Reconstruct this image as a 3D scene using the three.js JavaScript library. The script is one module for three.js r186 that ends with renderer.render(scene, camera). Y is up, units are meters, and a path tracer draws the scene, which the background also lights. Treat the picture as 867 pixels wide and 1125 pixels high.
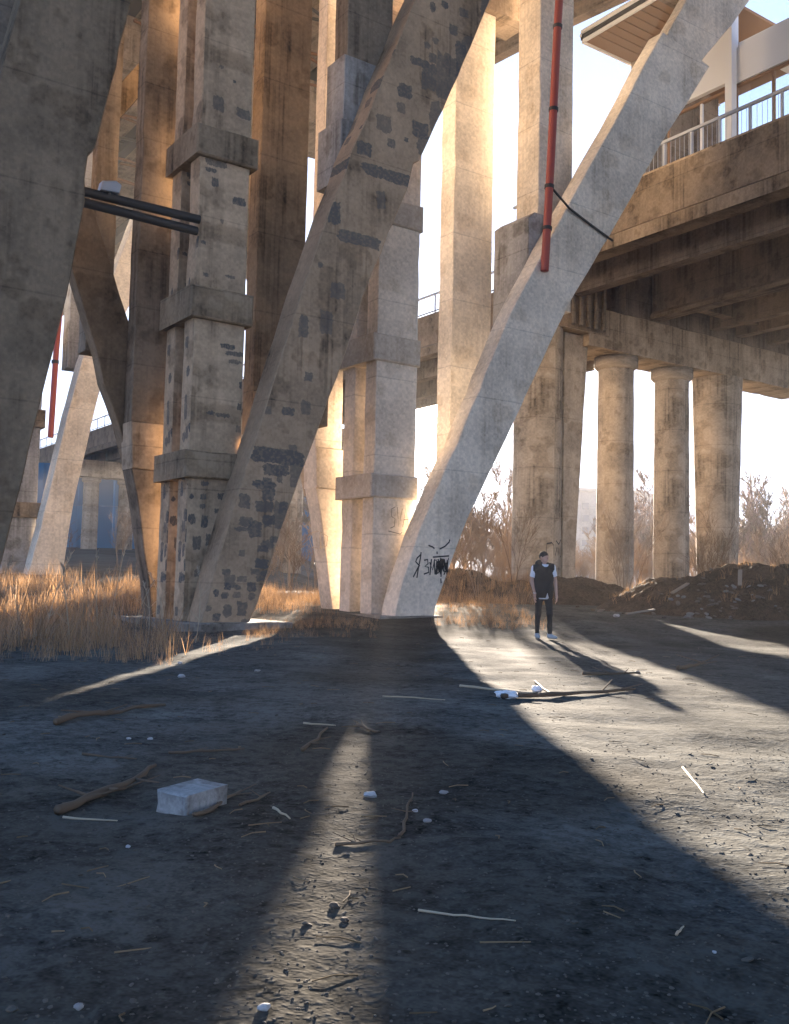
import * as THREE from 'three';
import { mergeGeometries, mergeVertices } from 'three/addons/utils/BufferGeometryUtils.js';
import { MarchingCubes } from 'three/addons/objects/MarchingCubes.js';

// ---------------------------------------------------------------- camera
const scene = new THREE.Scene();
const EYE = 1.08, PITCH = Math.atan(78 / 1094), ROLL = 0.0227;
const camera = new THREE.PerspectiveCamera(2 * Math.atan(562.5 / 1094) * 180 / Math.PI, 789 / 1024, 0.05, 3000);
{
  const c = Math.cos(ROLL), s = Math.sin(ROLL), cp = Math.cos(PITCH), sp = Math.sin(PITCH);
  const m = new THREE.Matrix4().makeBasis(new THREE.Vector3(c, s * cp, s * sp), new THREE.Vector3(-s, c * cp, c * sp), new THREE.Vector3(0, -sp, cp));
  camera.position.set(0, EYE, 0);
  camera.quaternion.setFromRotationMatrix(m);
}
scene.add(camera);

// ---------------------------------------------------------------- sky, sun, exposure, haze
const SUN = new THREE.Vector3(0.0388, 0.1573, -0.9870).normalize();
{
  const w = 1024, h = 512, d = new Float32Array(w * h * 4), v = new THREE.Vector3();
  for (let j = 0; j < h; j++) for (let i = 0; i < w; i++) {
    const el = ((j + 0.5) / h - 0.5) * Math.PI, az = ((i + 0.5) / w - 0.5) * 2 * Math.PI;
    v.set(Math.cos(el) * Math.cos(az), Math.sin(el), Math.cos(el) * Math.sin(az));
    const up = Math.max(0, v.y), k = Math.pow(1 - up, 3.4), c = v.dot(SUN), a = Math.acos(Math.min(1, c)) * 57.3;
    const wide = Math.exp(-a / 34), near = Math.exp(-a / 3.6), core = Math.exp(-(a * a) / 1.6);
    const o = (j * w + i) * 4, q = 1.0;
    d[o] = 0.010 + 0.078 * k + 0.108 * wide + 0.22 * near + 7 * core;
    d[o + 1] = 0.040 + 0.084 * k + 0.096 * wide + 0.20 * near + 6.6 * core;
    d[o + 2] = 0.102 + 0.088 * k + 0.080 * wide + 0.17 * near + 6 * core;
    for (let b = 0; b < 3; b++) d[o + b] *= q;
    d[o + 3] = 1;
  }
  const t = new THREE.DataTexture(d, w, h, THREE.RGBAFormat, THREE.FloatType);
  t.mapping = THREE.EquirectangularReflectionMapping; t.magFilter = t.minFilter = THREE.LinearFilter; t.needsUpdate = true;
  scene.background = t; scene.environment = t;
}
const sun = new THREE.DirectionalLight(new THREE.Color(1.0, 0.85, 0.69), 5);
sun.name = 'sun';
sun.position.copy(SUN).multiplyScalar(150).add(new THREE.Vector3(0, 0, -25));
sun.target.position.set(0, 0, -25);
sun.castShadow = true; sun.shadow.radius = 1.1; sun.shadow.mapSize.set(4096, 4096);
Object.assign(sun.shadow.camera, { left: -60, right: 60, top: 45, bottom: -45, near: 1, far: 400 });
scene.add(sun, sun.target);
scene.fog = new THREE.FogExp2(new THREE.Color(1.0, 0.93, 0.86), 0.0010);
const renderer = new THREE.WebGLRenderer({ antialias: true });
renderer.setSize(789, 1024);
renderer.toneMapping = THREE.LinearToneMapping;
renderer.toneMappingExposure = 11.6;
renderer.shadowMap.enabled = true;

// ---------------------------------------------------------------- helpers
const V = (x, y, z) => new THREE.Vector3(x, y, z);
function RNG(seed) { let s = seed >>> 0; const r = () => { s = (s + 0x6d2b79f5) >>> 0; let t = Math.imul(s ^ (s >>> 15), 1 | s); t = (t + Math.imul(t ^ (t >>> 7), 61 | t)) ^ t; return ((t ^ (t >>> 14)) >>> 0) / 4294967296; }; r.s = (a, b) => a + (b - a) * r(); r.i = (n) => Math.floor(r() * n); return r; }
const clamp = (x, a = 0, b = 1) => Math.min(b, Math.max(a, x));
const sm = (a, b, x) => { const k = clamp((x - a) / (b - a)); return k * k * (3 - 2 * k); };
const hash = (x, y, s) => { let h = Math.imul(x, 374761393) + Math.imul(y, 668265263) + Math.imul(s, 2147483647 ^ 0x5bd1e995); h = Math.imul(h ^ (h >>> 13), 1274126177); return ((h ^ (h >>> 16)) >>> 0) / 4294967296; };
function vnoise(x, y, seed = 0, px = 0, py = 0) {       // value noise 0..1; px, py: period in cells
  const ix = Math.floor(x), iy = Math.floor(y), fx = x - ix, fy = y - iy, u = fx * fx * fx * (fx * (fx * 6 - 15) + 10), w = fy * fy * fy * (fy * (fy * 6 - 15) + 10);
  const mx = (k) => (px ? ((k % px) + px) % px : k), my = (k) => (py ? ((k % py) + py) % py : k);
  const a = hash(mx(ix), my(iy), seed), b = hash(mx(ix + 1), my(iy), seed), c = hash(mx(ix), my(iy + 1), seed), e = hash(mx(ix + 1), my(iy + 1), seed);
  return a + (b - a) * u + (c - a) * w + (a - b - c + e) * u * w;
}
function fbm(x, y, oct, seed = 0, px = 0, py = 0) { let s = 0, a = 0.5, n = 0; for (let o = 0; o < oct; o++) { s += a * vnoise(x, y, seed + o * 17, px, py); n += a; a *= 0.5; x *= 2; y *= 2; px *= 2; py *= 2; } return s / n; }

const taken = {};
function numbered(name) { const k = taken[name] = (taken[name] ?? -1) + 1; return k ? `${name}_${String(k).padStart(3, '0')}` : name; }
function tag(o, label, category, group, kind) { o.userData.label = label; if (category) o.userData.category = category; if (group) o.userData.group = group; if (kind) o.userData.kind = kind; return o; }
function shade(o) { o.traverse((m) => { if (m.isMesh) { m.castShadow = true; m.receiveShadow = true; } }); return o; }
function thing(name, label, category, pos = V(0, 0, 0), turn = 0, group) { const o = new THREE.Group(); o.name = numbered(name); o.position.copy(pos); o.rotation.y = turn; scene.add(o); return tag(o, label, category, group); }
function part(parent, name, geo, m, label) { const o = new THREE.Mesh(Array.isArray(geo) ? merge(geo) : geo, m); o.name = name; o.castShadow = o.receiveShadow = true; if (label) o.userData.label = label; parent.add(o); return o; }
function solo(name, geo, m, label, category, group, kind) { const o = new THREE.Mesh(Array.isArray(geo) ? merge(geo) : geo, m); o.name = numbered(name); o.castShadow = o.receiveShadow = true; scene.add(o); return tag(o, label, category, group, kind); }
function copyOf(o, label, group) { const c = o.clone(); c.name = numbered(o.name.replace(/_\d{3}$/, '')); c.userData = { ...o.userData }; if (label) c.userData.label = label; if (group) c.userData.group = group; scene.add(c); return c; }
function merge(list) { const a = list.map((g) => (g.index ? g.toNonIndexed() : g)); for (const g of a) for (const k of Object.keys(g.attributes)) if (!['position', 'normal', 'uv'].includes(k)) g.deleteAttribute(k); return a.length > 1 ? mergeGeometries(a) : a[0]; }

// viaduct frame: t runs across both bridges, s along them, away from the camera
const AX = 34.9 * Math.PI / 180, CT = Math.cos(AX), ST = Math.sin(AX);
const W = (t, y, s) => V(CT * t - ST * s, y, -(ST * t + CT * s));
const toTS = (x, z) => [CT * x + ST * z, -ST * x + CT * z];

function ragged(poly, jit, seed, step = 0.5) {            // cast-concrete edges: slightly uneven, here and there a chip
  const r = RNG(seed), out = [];
  for (let i = 0; i < poly.length; i++) {
    const a = poly[i], b = poly[(i + 1) % poly.length], L = Math.hypot(b[0] - a[0], b[1] - a[1]), n = Math.max(1, Math.min(70, Math.round(L / step)));
    const nx = (b[1] - a[1]) / L, ny = -(b[0] - a[0]) / L;
    for (let k = 0; k < n; k++) {
      const f = (k + (k ? r.s(-0.25, 0.25) : 0)) / n, e = k ? r.s(-jit, jit * 0.4) - (r() < 0.07 ? r.s(1, 3) * jit : 0) : 0;
      out.push([a[0] + (b[0] - a[0]) * f + nx * e, a[1] + (b[1] - a[1]) * f + ny * e]);
    }
  }
  return out;
}
let memberSeed = 11;
function prism(poly, s0, s1, o = {}) {                   // outline in (t, y), from s0 (front) back to s1; local axes x = t, y, z = -s
  const { bev = 0.02, jit = 0.012, T = [4, 4], off = null, t0 = 0, sref = 0, y0 = 0 } = o, r = RNG(memberSeed++), ou = off ? off[0] : r(), ov = off ? off[1] : r();
  let p = poly.map(([t, y]) => [t - t0, y - y0]);
  let area = 0; p.forEach((a, i) => { const b = p[(i + 1) % p.length]; area += a[0] * b[1] - b[0] * a[1]; }); if (area < 0) p.reverse();
  if (jit) p = ragged(p, jit, memberSeed * 7);
  const shape = new THREE.Shape(p.map(([a, b]) => new THREE.Vector2(a, b)));
  const U = (v, k) => [v[k * 3], v[k * 3 + 1], v[k * 3 + 2]];
  const gen = {
    generateTopUV: (g, v, a, b, c) => [a, b, c].map((k) => { const [x, y] = U(v, k); return new THREE.Vector2(x / T[0] + ou, y / T[1] + ov); }),
    generateSideWallUV: (g, v, a, b, c, d) => { const A = U(v, a), B = U(v, b), flat = Math.abs(A[1] - B[1]) < 0.35 * Math.abs(A[0] - B[0]); return [a, b, c, d].map((k) => { const [x, y, z] = U(v, k); return flat ? new THREE.Vector2(x / T[0] + ou, z / T[1] + ov + 0.31) : new THREE.Vector2(z / T[0] + ou + 0.37, y / T[1] + ov); }); },
  };
  const g = new THREE.ExtrudeGeometry(shape, { depth: s1 - s0 - 2 * bev, bevelEnabled: bev > 0, bevelThickness: bev, bevelSize: bev, bevelOffset: -bev, bevelSegments: 1, UVGenerator: gen });
  g.translate(0, 0, bev - (s1 - sref)); g.clearGroups();
  return g;
}
const rect = (t0, t1, y0, y1) => [[t0, y0], [t1, y0], [t1, y1], [t0, y1]];
function slab(polyTS, y0, y1, o = {}) {                   // outline in (t, s), from y0 up to y1
  const g = prism(polyTS.map(([t, s]) => [t, s]), 0, y1 - y0, { jit: 0, ...o });   // extruded along z from -(y1-y0) to 0
  g.rotateX(-Math.PI / 2); g.translate(0, y1, 0); return g;
}
function bx(w, h, d, x = 0, y = 0, z = 0) { const g = new THREE.BoxGeometry(w, h, d); g.translate(x, y, z); return g; }
function tubeGeo(pts, r0, r1, sides = 6, cap = true) {    // tapered tube through points
  const P = pts.map((p) => (p.isVector3 ? p : V(...p))), n = P.length, pos = [], nor = [], uv = [], idx = [];
  let ref = V(0.3, 1, 0.2).normalize(), len = 0;
  for (let i = 0; i < n; i++) {
    const d = P[Math.min(n - 1, i + 1)].clone().sub(P[Math.max(0, i - 1)]).normalize();
    let a = ref.clone().sub(d.clone().multiplyScalar(ref.dot(d))); if (a.lengthSq() < 1e-4) a = V(1, 0, 0).sub(d.clone().multiplyScalar(d.x)); a.normalize(); ref = a;
    const b = d.clone().cross(a), r = typeof r0 === 'function' ? r0(i / (n - 1)) : r0 + (r1 - r0) * i / (n - 1);
    if (i) len += P[i].distanceTo(P[i - 1]);
    for (let k = 0; k <= sides; k++) { const q = k / sides * 2 * Math.PI, N = a.clone().multiplyScalar(Math.cos(q)).addScaledVector(b, Math.sin(q)); pos.push(P[i].x + N.x * r, P[i].y + N.y * r, P[i].z + N.z * r); nor.push(N.x, N.y, N.z); uv.push(k / sides, len); }
  }
  for (let i = 0; i < n - 1; i++) for (let k = 0; k < sides; k++) { const a = i * (sides + 1) + k, b = a + sides + 1; idx.push(a, a + 1, b, b, a + 1, b + 1); }
  if (cap) for (const i of [0, n - 1]) { const c = pos.length / 3, d = P[i ? n - 1 : 1].clone().sub(P[i ? n - 2 : 0]).normalize().multiplyScalar(i ? 1 : -1); pos.push(P[i].x, P[i].y, P[i].z); nor.push(d.x, d.y, d.z); uv.push(0, 0); for (let k = 0; k < sides; k++) { const a = i * (sides + 1) + k; i ? idx.push(c, a, a + 1) : idx.push(c, a + 1, a); } }
  const g = new THREE.BufferGeometry(); g.setAttribute('position', new THREE.Float32BufferAttribute(pos, 3)); g.setAttribute('normal', new THREE.Float32BufferAttribute(nor, 3)); g.setAttribute('uv', new THREE.Float32BufferAttribute(uv, 2)); g.setIndex(idx); return g;
}

// ---------------------------------------------------------------- textures and materials
function dataTex(n, m, fn, srgb = false) {
  const d = new Uint8Array(n * m * 4);
  for (let j = 0; j < m; j++) for (let i = 0; i < n; i++) { const c = fn(i, j), o = (j * n + i) * 4; if (c.length) { d[o] = clamp(c[0]) * 255; d[o + 1] = clamp(c[1]) * 255; d[o + 2] = clamp(c[2]) * 255; } else d[o] = d[o + 1] = d[o + 2] = clamp(c) * 255; d[o + 3] = 255; }
  const t = new THREE.DataTexture(d, n, m); t.wrapS = t.wrapT = THREE.RepeatWrapping; t.magFilter = THREE.LinearFilter; t.minFilter = THREE.LinearMipmapLinearFilter; t.generateMipmaps = true; if (srgb) t.colorSpace = THREE.SRGBColorSpace; t.needsUpdate = true; return t;
}
// cast concrete, tile 4 m: cloudy tone, run-off streaks, board marks, pour joints, pinholes. Returned value is a multiplier on the base colour (linear in the map).
function concreteTone(i, j, n, m, seed, o) {
  const x = i / n, y = j / m;
  const cloud = fbm(x * 4, y * 4, 5, seed, 4, 4) - 0.5, fine = fbm(x * 64, y * 64, 3, seed + 5, 64, 64) - 0.5;
  const streakMask = fbm(x * 8, y * 2, 3, seed + 9, 8, 2), streak = Math.pow(fbm(x * 56, y * 2, 3, seed + 13, 56, 2), 2) * sm(0.42, 0.7, streakMask);
  const board = o.boards ? (hash(Math.floor(x * o.boards), 3, seed) - 0.5) * 0.10 : 0, bl = o.boards ? Math.abs((x * o.boards) % 1 - 0.5) > 0.485 ? -0.07 : 0 : 0;
  const wob = 0.004 * fbm(x * 8, 0.5, 3, seed + 3, 8, 8), py = (y + wob) * o.pours, pour = Math.abs(py % 1 - 0.5) < 0.004 * o.pours ? -0.16 : 0, tone = (hash(Math.floor(py + 0.5) % o.pours, 7, seed) - 0.5) * 0.10;
  const blot = sm(0.60, 0.72, fbm(x * 6, y * 6, 4, seed + 21, 6, 6)), pin = vnoise(x * 160, y * 160, seed + 31, 160, 160) > 0.93 ? -0.12 : 0;
  return { v: 0.80 + o.cloud * cloud + (o.fine ?? 0.34) * fine + board + bl + pour + tone + pin - (o.streak ?? 0.62) * streak - o.blot * blot, blot, streak, cloud, h: 0.6 + 0.25 * cloud + 0.35 * fine + 2.2 * bl + board + 1.6 * pour + 1.5 * pin - 0.1 * blot };
}
function concreteSet(seed, o) {
  const n = 1024, tones = []; for (let j = 0; j < n; j++) for (let i = 0; i < n; i++) tones.push(concreteTone(i, j, n, n, seed, o));
  const map = dataTex(n, n, (i, j) => { const q = tones[j * n + i], s = clamp(0.6 * q.streak + 0.5 * q.blot); return [q.v * (1 - 0.02 * s), q.v * (1 - 0.08 * s), q.v * (1 - 0.16 * s)]; });
  const bump = dataTex(n, n, (i, j) => tones[j * n + i].h);
  return { map, bump };
}
const smooth = concreteSet(101, { boards: 0, pours: 2, cloud: 0.36, blot: 0.10, streak: 0.16 });
const boarded = concreteSet(202, { boards: 26, pours: 3, cloud: 0.55, blot: 0.22 });
const stained = concreteSet(303, { boards: 14, pours: 2, cloud: 0.75, blot: 0.20 });
const lin = (r, g, b) => new THREE.Color().setRGB(r, g, b);
const conc = (set, r, g, b, bump = 0.012) => new THREE.MeshPhysicalMaterial({ specularIntensity: 0.35, color: lin(r, g, b), map: set.map, bumpMap: set.bump, bumpScale: bump, roughness: 0.93, metalness: 0 });
const plain = (r, g, b, rough = 0.8, metal = 0) => new THREE.MeshPhysicalMaterial({ specularIntensity: rough > 0.88 ? 0.15 : 1, color: lin(r, g, b), roughness: rough, metalness: metal });
const M = {
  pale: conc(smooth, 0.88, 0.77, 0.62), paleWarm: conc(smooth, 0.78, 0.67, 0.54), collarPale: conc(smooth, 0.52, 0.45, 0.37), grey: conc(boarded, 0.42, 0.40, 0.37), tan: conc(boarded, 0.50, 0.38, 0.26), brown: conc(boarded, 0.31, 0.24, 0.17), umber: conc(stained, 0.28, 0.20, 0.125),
  collar: conc(stained, 0.36, 0.265, 0.17), deck: conc(boarded, 0.30, 0.23, 0.17), pillar: conc(stained, 0.50, 0.41, 0.31), fascia: conc(stained, 0.32, 0.24, 0.165), footing: conc(stained, 0.36, 0.33, 0.29),
  steel: plain(0.05, 0.045, 0.04, 0.6, 0.5), rust: plain(0.16, 0.075, 0.035, 0.9), red: new THREE.MeshStandardMaterial({ color: lin(0.34, 0.055, 0.03), roughness: 0.55 }), white: plain(0.72, 0.71, 0.69, 0.6), zinc: plain(0.42, 0.43, 0.45, 0.5, 0.3), soffit: plain(0.24, 0.14, 0.075, 0.8),
  ink: plain(0.03, 0.03, 0.034, 0.9), bark: plain(0.17, 0.115, 0.075, 0.95), barkPale: plain(0.27, 0.20, 0.145, 0.95), stick: plain(0.13, 0.092, 0.062, 0.95), reed: plain(0.40, 0.32, 0.21, 0.85),
  glass: new THREE.MeshPhysicalMaterial({ color: lin(0.93, 0.96, 0.98), transmission: 1, thickness: 0, roughness: 0.02 }),
};
// patchy overpaint on the near leg: grey squares and blots rolled over old scribbles
function patched(seed, wM, hM, n, m, base, list, extra, ink0 = 0.085) {
  const r = RNG(seed), img = document.createElement('canvas'); img.width = n; img.height = m; const c = img.getContext('2d');
  c.fillStyle = '#000'; c.fillRect(0, 0, n, m); c.fillStyle = '#fff';
  const px = (x) => x / wM * n, py = (y) => m - y / hM * m;
  const patch = (x, y, w, h) => { c.beginPath(); const k = 22, round = r() < 0.25; for (let i = 0; i < k; i++) { const q = i / k * 2 * Math.PI, sq = round ? 1 : 1 / Math.max(Math.abs(Math.cos(q)), Math.abs(Math.sin(q))), j = r.s(0.84, 1.06) * Math.min(sq, 1.32); c[i ? 'lineTo' : 'moveTo'](px(x + Math.cos(q) * j * w / 2), py(y + Math.sin(q) * j * h / 2)); } c.closePath(); c.globalAlpha = r.s(0.65, 1); c.fill(); };
  for (const [x, y, w, h] of list) patch(x, y, w, h);
  for (let i = 0; i < extra; i++) { const s = r.s(0.1, 0.3); patch(r.s(0, wM), r.s(0, hM), s, s * r.s(0.6, 1.3)); }
  const mask = c.getImageData(0, 0, n, m).data;
  const map = dataTex(n, m, (i, j) => {
    const q = concreteTone((i * 1024 * wM / 4 / n) % 1024, (j * 1024 * hM / 4 / m) % 1024, 1024, 1024, seed, { boards: 18, pours: 2, cloud: 0.7, blot: 0.25 });
    const wi = clamp(Math.round(i + 6 * (fbm(i * 0.16, j * 0.16, 3, seed + 41) - 0.5)), 0, n - 1), wj = clamp(Math.round(m - 1 - j + 6 * (fbm(i * 0.16 + 50, j * 0.16, 3, seed + 43) - 0.5)), 0, m - 1), a = mask[(wj * n + wi) * 4] / 255 * (0.74 + 0.26 * clamp(0.5 + 4 * (fbm(i * 0.2, j * 0.2, 3, seed + 47) - 0.42))), s = clamp(0.6 * q.streak + 0.5 * q.blot), v = q.v;
    const p = [ink0, ink0 * 0.93, ink0 * 0.85];
    return [base[0] * v * (1 - a) + p[0] * a, base[1] * v * (1 - 0.06 * s) * (1 - a) + p[1] * a, base[2] * v * (1 - 0.14 * s) * (1 - a) + p[2] * a];
  });
  return new THREE.MeshStandardMaterial({ map, roughness: 0.93, bumpMap: (() => { const b = boarded.bump.clone(); b.repeat.set(wM / 4, hM / 4); b.needsUpdate = true; return b; })(), bumpScale: 0.012 });
}

// ---------------------------------------------------------------- ground
function groundY(x, z) {                                  // z: metres ahead of the camera
  const left = sm(-2.5, -13, x) * Math.min(4.4, Math.max(0, z - 22) * 0.043);
  const near = 1 - sm(25, 60, z);
  let y = 0.43 * sm(19, 29.5, z) + left + 0.5 * sm(45, 130, z) * (1 - sm(-2.5, -13, x));
  y += near * (0.10 * (fbm(x * 0.32 + 40, z * 0.32 + 7, 3, 5) - 0.5) + 0.045 * (fbm(x * 1.7 + 11, z * 1.7 + 3, 3, 8) - 0.5));
  const fine = (0.25 + 0.75 * (1 - sm(4, 8, z))) * (1 - sm(9, 15, z)) * sm(-3, 0.5, z);
  if (fine > 0) y += fine * (0.008 * (fbm(x * 8 + 5, z * 8 + 5, 2, 21) - 0.5) + 0.010 * (fbm(x * 20, z * 20, 3, 33) - 0.5));
  return y;
}
const atGround = (x, z, up = 0) => V(x, groundY(x, z) + up, -z);
const soil = (() => {
  const n = 1024;                                          // tile 3 m
  const f = (i, j, s) => { const x = i / n, y = j / n; return { a: fbm(x * 6, y * 6, 5, 400 + s, 6, 6), b: fbm(x * 40, y * 40, 4, 410 + s, 40, 40), c: vnoise(x * 130, y * 130, 420 + s, 130, 130), d: vnoise(x * 70 + 0.5, y * 70, 430 + s, 70, 70), e: vnoise(x * 340, y * 340, 440 + s, 340, 340) }; };
  const map = dataTex(n, n, (i, j) => { const q = f(i, j, 0), v = 0.74 + 0.75 * (q.a - 0.5) + 0.8 * (q.b - 0.5) + 0.26 * (q.c - 0.5) + 0.34 * (q.e - 0.5) + (q.c > 0.9 ? 0.22 : 0) - (q.d > 0.88 ? 0.2 : 0), w = q.a - 0.5; return [v, v * (0.985 - 0.05 * w), v * (0.96 - 0.12 * w)]; });
  const bump = dataTex(n, n, (i, j) => { const q = f(i, j, 0); return 0.25 * q.a + 0.5 * q.b + 0.22 * q.c + 0.2 * q.e + 0.25 * (q.c > 0.8 ? (q.c - 0.8) * 5 : 0); });
  return { map, bump };
})();
const groundMat = new THREE.MeshPhysicalMaterial({ specularIntensity: 0.009, map: soil.map, bumpMap: soil.bump, bumpScale: 0.008, roughness: 0.96, vertexColors: true });
{
  const NX = 430, NZ = 560, pos = [], col = [], uv = [], idx = [];
  const gx = (k) => Math.sinh((k / NX * 2 - 1) * 7.5) / Math.sinh(7.5) * 520, zs = [];
  for (let k = 0; k <= NZ; k++) { const f = k / NZ; zs.push(f < 0.12 ? -90 + 91.5 * Math.sin(f / 0.12 * Math.PI / 2) : 1.5 + (Math.exp((f - 0.12) / 0.88 * 6.6) - 1) / (Math.exp(6.6) - 1) * 900); }
  for (let j = 0; j <= NZ; j++) for (let i = 0; i <= NX; i++) {
    const x = gx(i), z = zs[j];
    pos.push(x, groundY(x, z), -z); uv.push(x / 3, z / 3);
    const a = fbm(x * 0.22 + 9, z * 0.22 + 4, 4, 61), b = fbm(x * 1.1, z * 1.1, 4, 62), damp = sm(0.52, 0.68, a), pale = sm(0.55, 0.7, b);
    const c = [0.124, 0.124, 0.113].map((v, k) => v * (1 - 0.42 * damp * [0.9, 1, 1.1][k]) * (1 + 0.26 * pale));
    col.push(...c);
  }
  for (let j = 0; j < NZ; j++) for (let i = 0; i < NX; i++) { const a = j * (NX + 1) + i, b = a + NX + 1; idx.push(a, a + 1, b, a + 1, b + 1, b); }
  const g = new THREE.BufferGeometry(); g.setAttribute('position', new THREE.Float32BufferAttribute(pos, 3)); g.setAttribute('uv', new THREE.Float32BufferAttribute(uv, 2)); g.setAttribute('color', new THREE.Float32BufferAttribute(col, 3)); g.setIndex(idx); g.computeVertexNormals();
  const o = new THREE.Mesh(g, groundMat); o.name = 'ground'; o.receiveShadow = o.castShadow = true; scene.add(o); tag(o, 'bare trampled earth under the viaduct', 'ground', null, 'structure');
}
const moundMat = new THREE.MeshPhysicalMaterial({ specularIntensity: 0.08, color: lin(0.105, 0.078, 0.057), map: soil.map, bumpMap: soil.bump, bumpScale: 0.06, roughness: 0.97 });
const mounds = [[11.6, 30.5, 5.6, 4.6, 1.45, 0.35], [6.3, 38.5, 4.6, 3.2, 0.95, -0.2], [2.6, 40, 3.6, 2.6, 1.15, 0.1], [17.5, 33, 6, 5, 1.55, 0.2]];
const moundH = (x, z) => { let h = 0; for (const [cx, cz, rx, rz, H, tw] of mounds) { const dx = x - cx, dz = z - cz, a = (dx * Math.cos(tw) + dz * Math.sin(tw)) / rx, b = (-dx * Math.sin(tw) + dz * Math.cos(tw)) / rz, q = a * a + b * b; if (q < 1) h = Math.max(h, H * Math.pow(1 - q, 0.8) * (0.72 + 0.56 * fbm(x * 0.9, z * 0.9, 4, 77))); } return h; };
const surfaceY = (x, z) => groundY(x, z) + Math.max(0, moundH(x, z) - 0.06);
const onSurface = (x, z, up = 0) => V(x, surfaceY(x, z) + up, -z);
const moundNames = ['dark rubble strewn earth bank at right in front of the round pillars', 'low brown earth hump behind the standing person', 'low earth hump with dry scrub right of the white strut', 'earth bank running off past the right edge'];
mounds.forEach(([cx, cz, rx, rz, H, tw], k) => {
  const n = 130, pos = [], uv = [], idx = [];
  for (let j = 0; j <= n; j++) for (let i = 0; i <= n; i++) {
    const a = i / n * 2 - 1, b = j / n * 2 - 1, q = a * a + b * b, dx = a * rx, dz = b * rz, x = cx + dx * Math.cos(tw) - dz * Math.sin(tw), z = cz + dx * Math.sin(tw) + dz * Math.cos(tw);
    const h = q < 1 ? H * Math.pow(1 - q, 0.8) * (0.72 + 0.56 * fbm(x * 0.9, z * 0.9, 4, 77)) : 0;
    const clod = Math.min(h, 0.5) * (0.42 * (fbm(x * 3, z * 3, 4, 78) - 0.5) + 0.22 * (fbm(x * 9, z * 9, 3, 79) - 0.5));
    pos.push(x, groundY(x, z) + h + clod - 0.06 - (q >= 1 ? 0.15 : 0) - k * 0.004, -z); uv.push(x / 3, z / 3);
  }
  for (let j = 0; j < n; j++) for (let i = 0; i < n; i++) { const a = j * (n + 1) + i, b = a + n + 1; idx.push(a, a + 1, b, a + 1, b + 1, b); }
  const g = new THREE.BufferGeometry(); g.setAttribute('position', new THREE.Float32BufferAttribute(pos, 3)); g.setAttribute('uv', new THREE.Float32BufferAttribute(uv, 2)); g.setIndex(idx); g.computeVertexNormals();
  solo('earth_mound', g, moundMat, moundNames[k], 'mound', null, 'structure');
});

// ---------------------------------------------------------------- high viaduct: piers
const HY = 21.5;                                          // underside of the pier heads
function pierThing(t0, s0, label) { const p = W(t0, 0, s0); p.y = groundY(p.x, -p.z) - 0.02; const o = thing('viaduct_pier', label, 'bridge pier', p, AX, 'trident piers of the high viaduct'); o.userData.ref = undefined; delete o.userData.ref; return { o, opt: { t0, sref: s0, y0: p.y } }; }
const strutPatches = [[14.51,15.55,.24,.21],[14.13,15.35,.21,.28],[15.12,15.55,.31,.22],[14.79,14.99,.27,.28],[13.98,14.32,.22,.18],[14.24,14.52,.23,.18],[13.77,13.81,.57,.2],[14.06,13.55,.48,.76],[13.36,12.96,.45,.37],[13.24,12.5,.27,.27],[12.76,11.97,.47,.42],[12.23,11.21,.44,.34],[12.99,11.55,.22,.23],[13.42,11.76,.13,.11],[12.73,10.1,.26,.45],[13.84,12.12,.52,.43],[14.63,13.67,.74,1.29],[15.34,14.68,.62,.74],[13.97,11.76,.48,.67],[11.46,9.48,.34,.55],[12.17,9.02,1.21,.3],[14.17,14.05,.24,.24],[11.61,7.7,.42,.4],[11.13,8.21,.16,.14],[11.33,6.92,.34,.54],[10.75,6.73,.26,.5],[10.9,5.62,.22,.21],[10.42,4.78,.32,.19],[10.86,4.91,.26,.33],[10.57,3.98,.21,.15],[9.89,4.75,.25,.18],[10.22,3.77,1.38,.34],[10.16,3.47,.66,.25],[10.72,3.43,.44,.6],[9.44,2.74,.27,.33],[10.01,2.99,.33,.42],[9.91,2.65,.47,.25],[9.7,2.16,.34,.37],[10.34,2.49,.38,.63],[10.02,1.84,.35,.21],[9.42,1.64,.14,.14],[9.07,1.23,.22,.13],[9.75,1.25,.24,.13],[9.44,1.09,.23,.12],[9.67,.92,.23,.21],[9.33,.92,.19,.13],[9.12,.93,.16,.14],[9.06,.74,.19,.15],[9.33,.75,.19,.13],[8.86,.8,.14,.17],[9.69,.73,.19,.17],[9.13,.42,.23,.3],[9.46,.46,.23,.31],[8.88,.29,.2,.18],[8.69,.47,.17,.13],[15.05,14.2,.35,1.2],[14.3,12.55,.4,1.0],[12.9,10.75,1.5,.3],[15.9,16.2,.5,1.2]];
const columnPatches = [[8.87,3.13,.2,.11],[8.85,2.84,.14,.12],[9.26,2.87,.15,.15],[8.84,2.63,.13,.1],[9.18,2.55,.12,.11],[8.9,2.31,.16,.26],[8.61,2.35,.21,.24],[8.74,1.84,.2,.29],[9.04,1.92,.2,.27],[8.8,1.2,.2,.17],[9.21,2.29,.09,.11],[8.58,2.83,.12,.13],[9.31,6.19,.37,.11],[9.48,6.06,.45,.11],[9.48,5.88,.37,.1],[8.96,4.68,.2,.1],[9.24,4.66,.36,.09],[9.69,5.37,.17,.19],[9.64,4.39,.16,.15],[9.67,4.89,.17,.15],[8.87,10.24,.51,.18],[8.75,10.05,.26,.1],[8.86,9.8,.16,.21],[9.46,9.51,.34,.18],[9.06,8.96,.08,.12],[8.72,7.7,.14,.09],[9.3,7.76,.24,.07],[8.63,8.4,.12,.09],[8.87,11.6,.29,.33],[9.49,11.54,.36,.22],[8.91,12.45,.12,.08],[9.24,12.22,.08,.09]];
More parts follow.
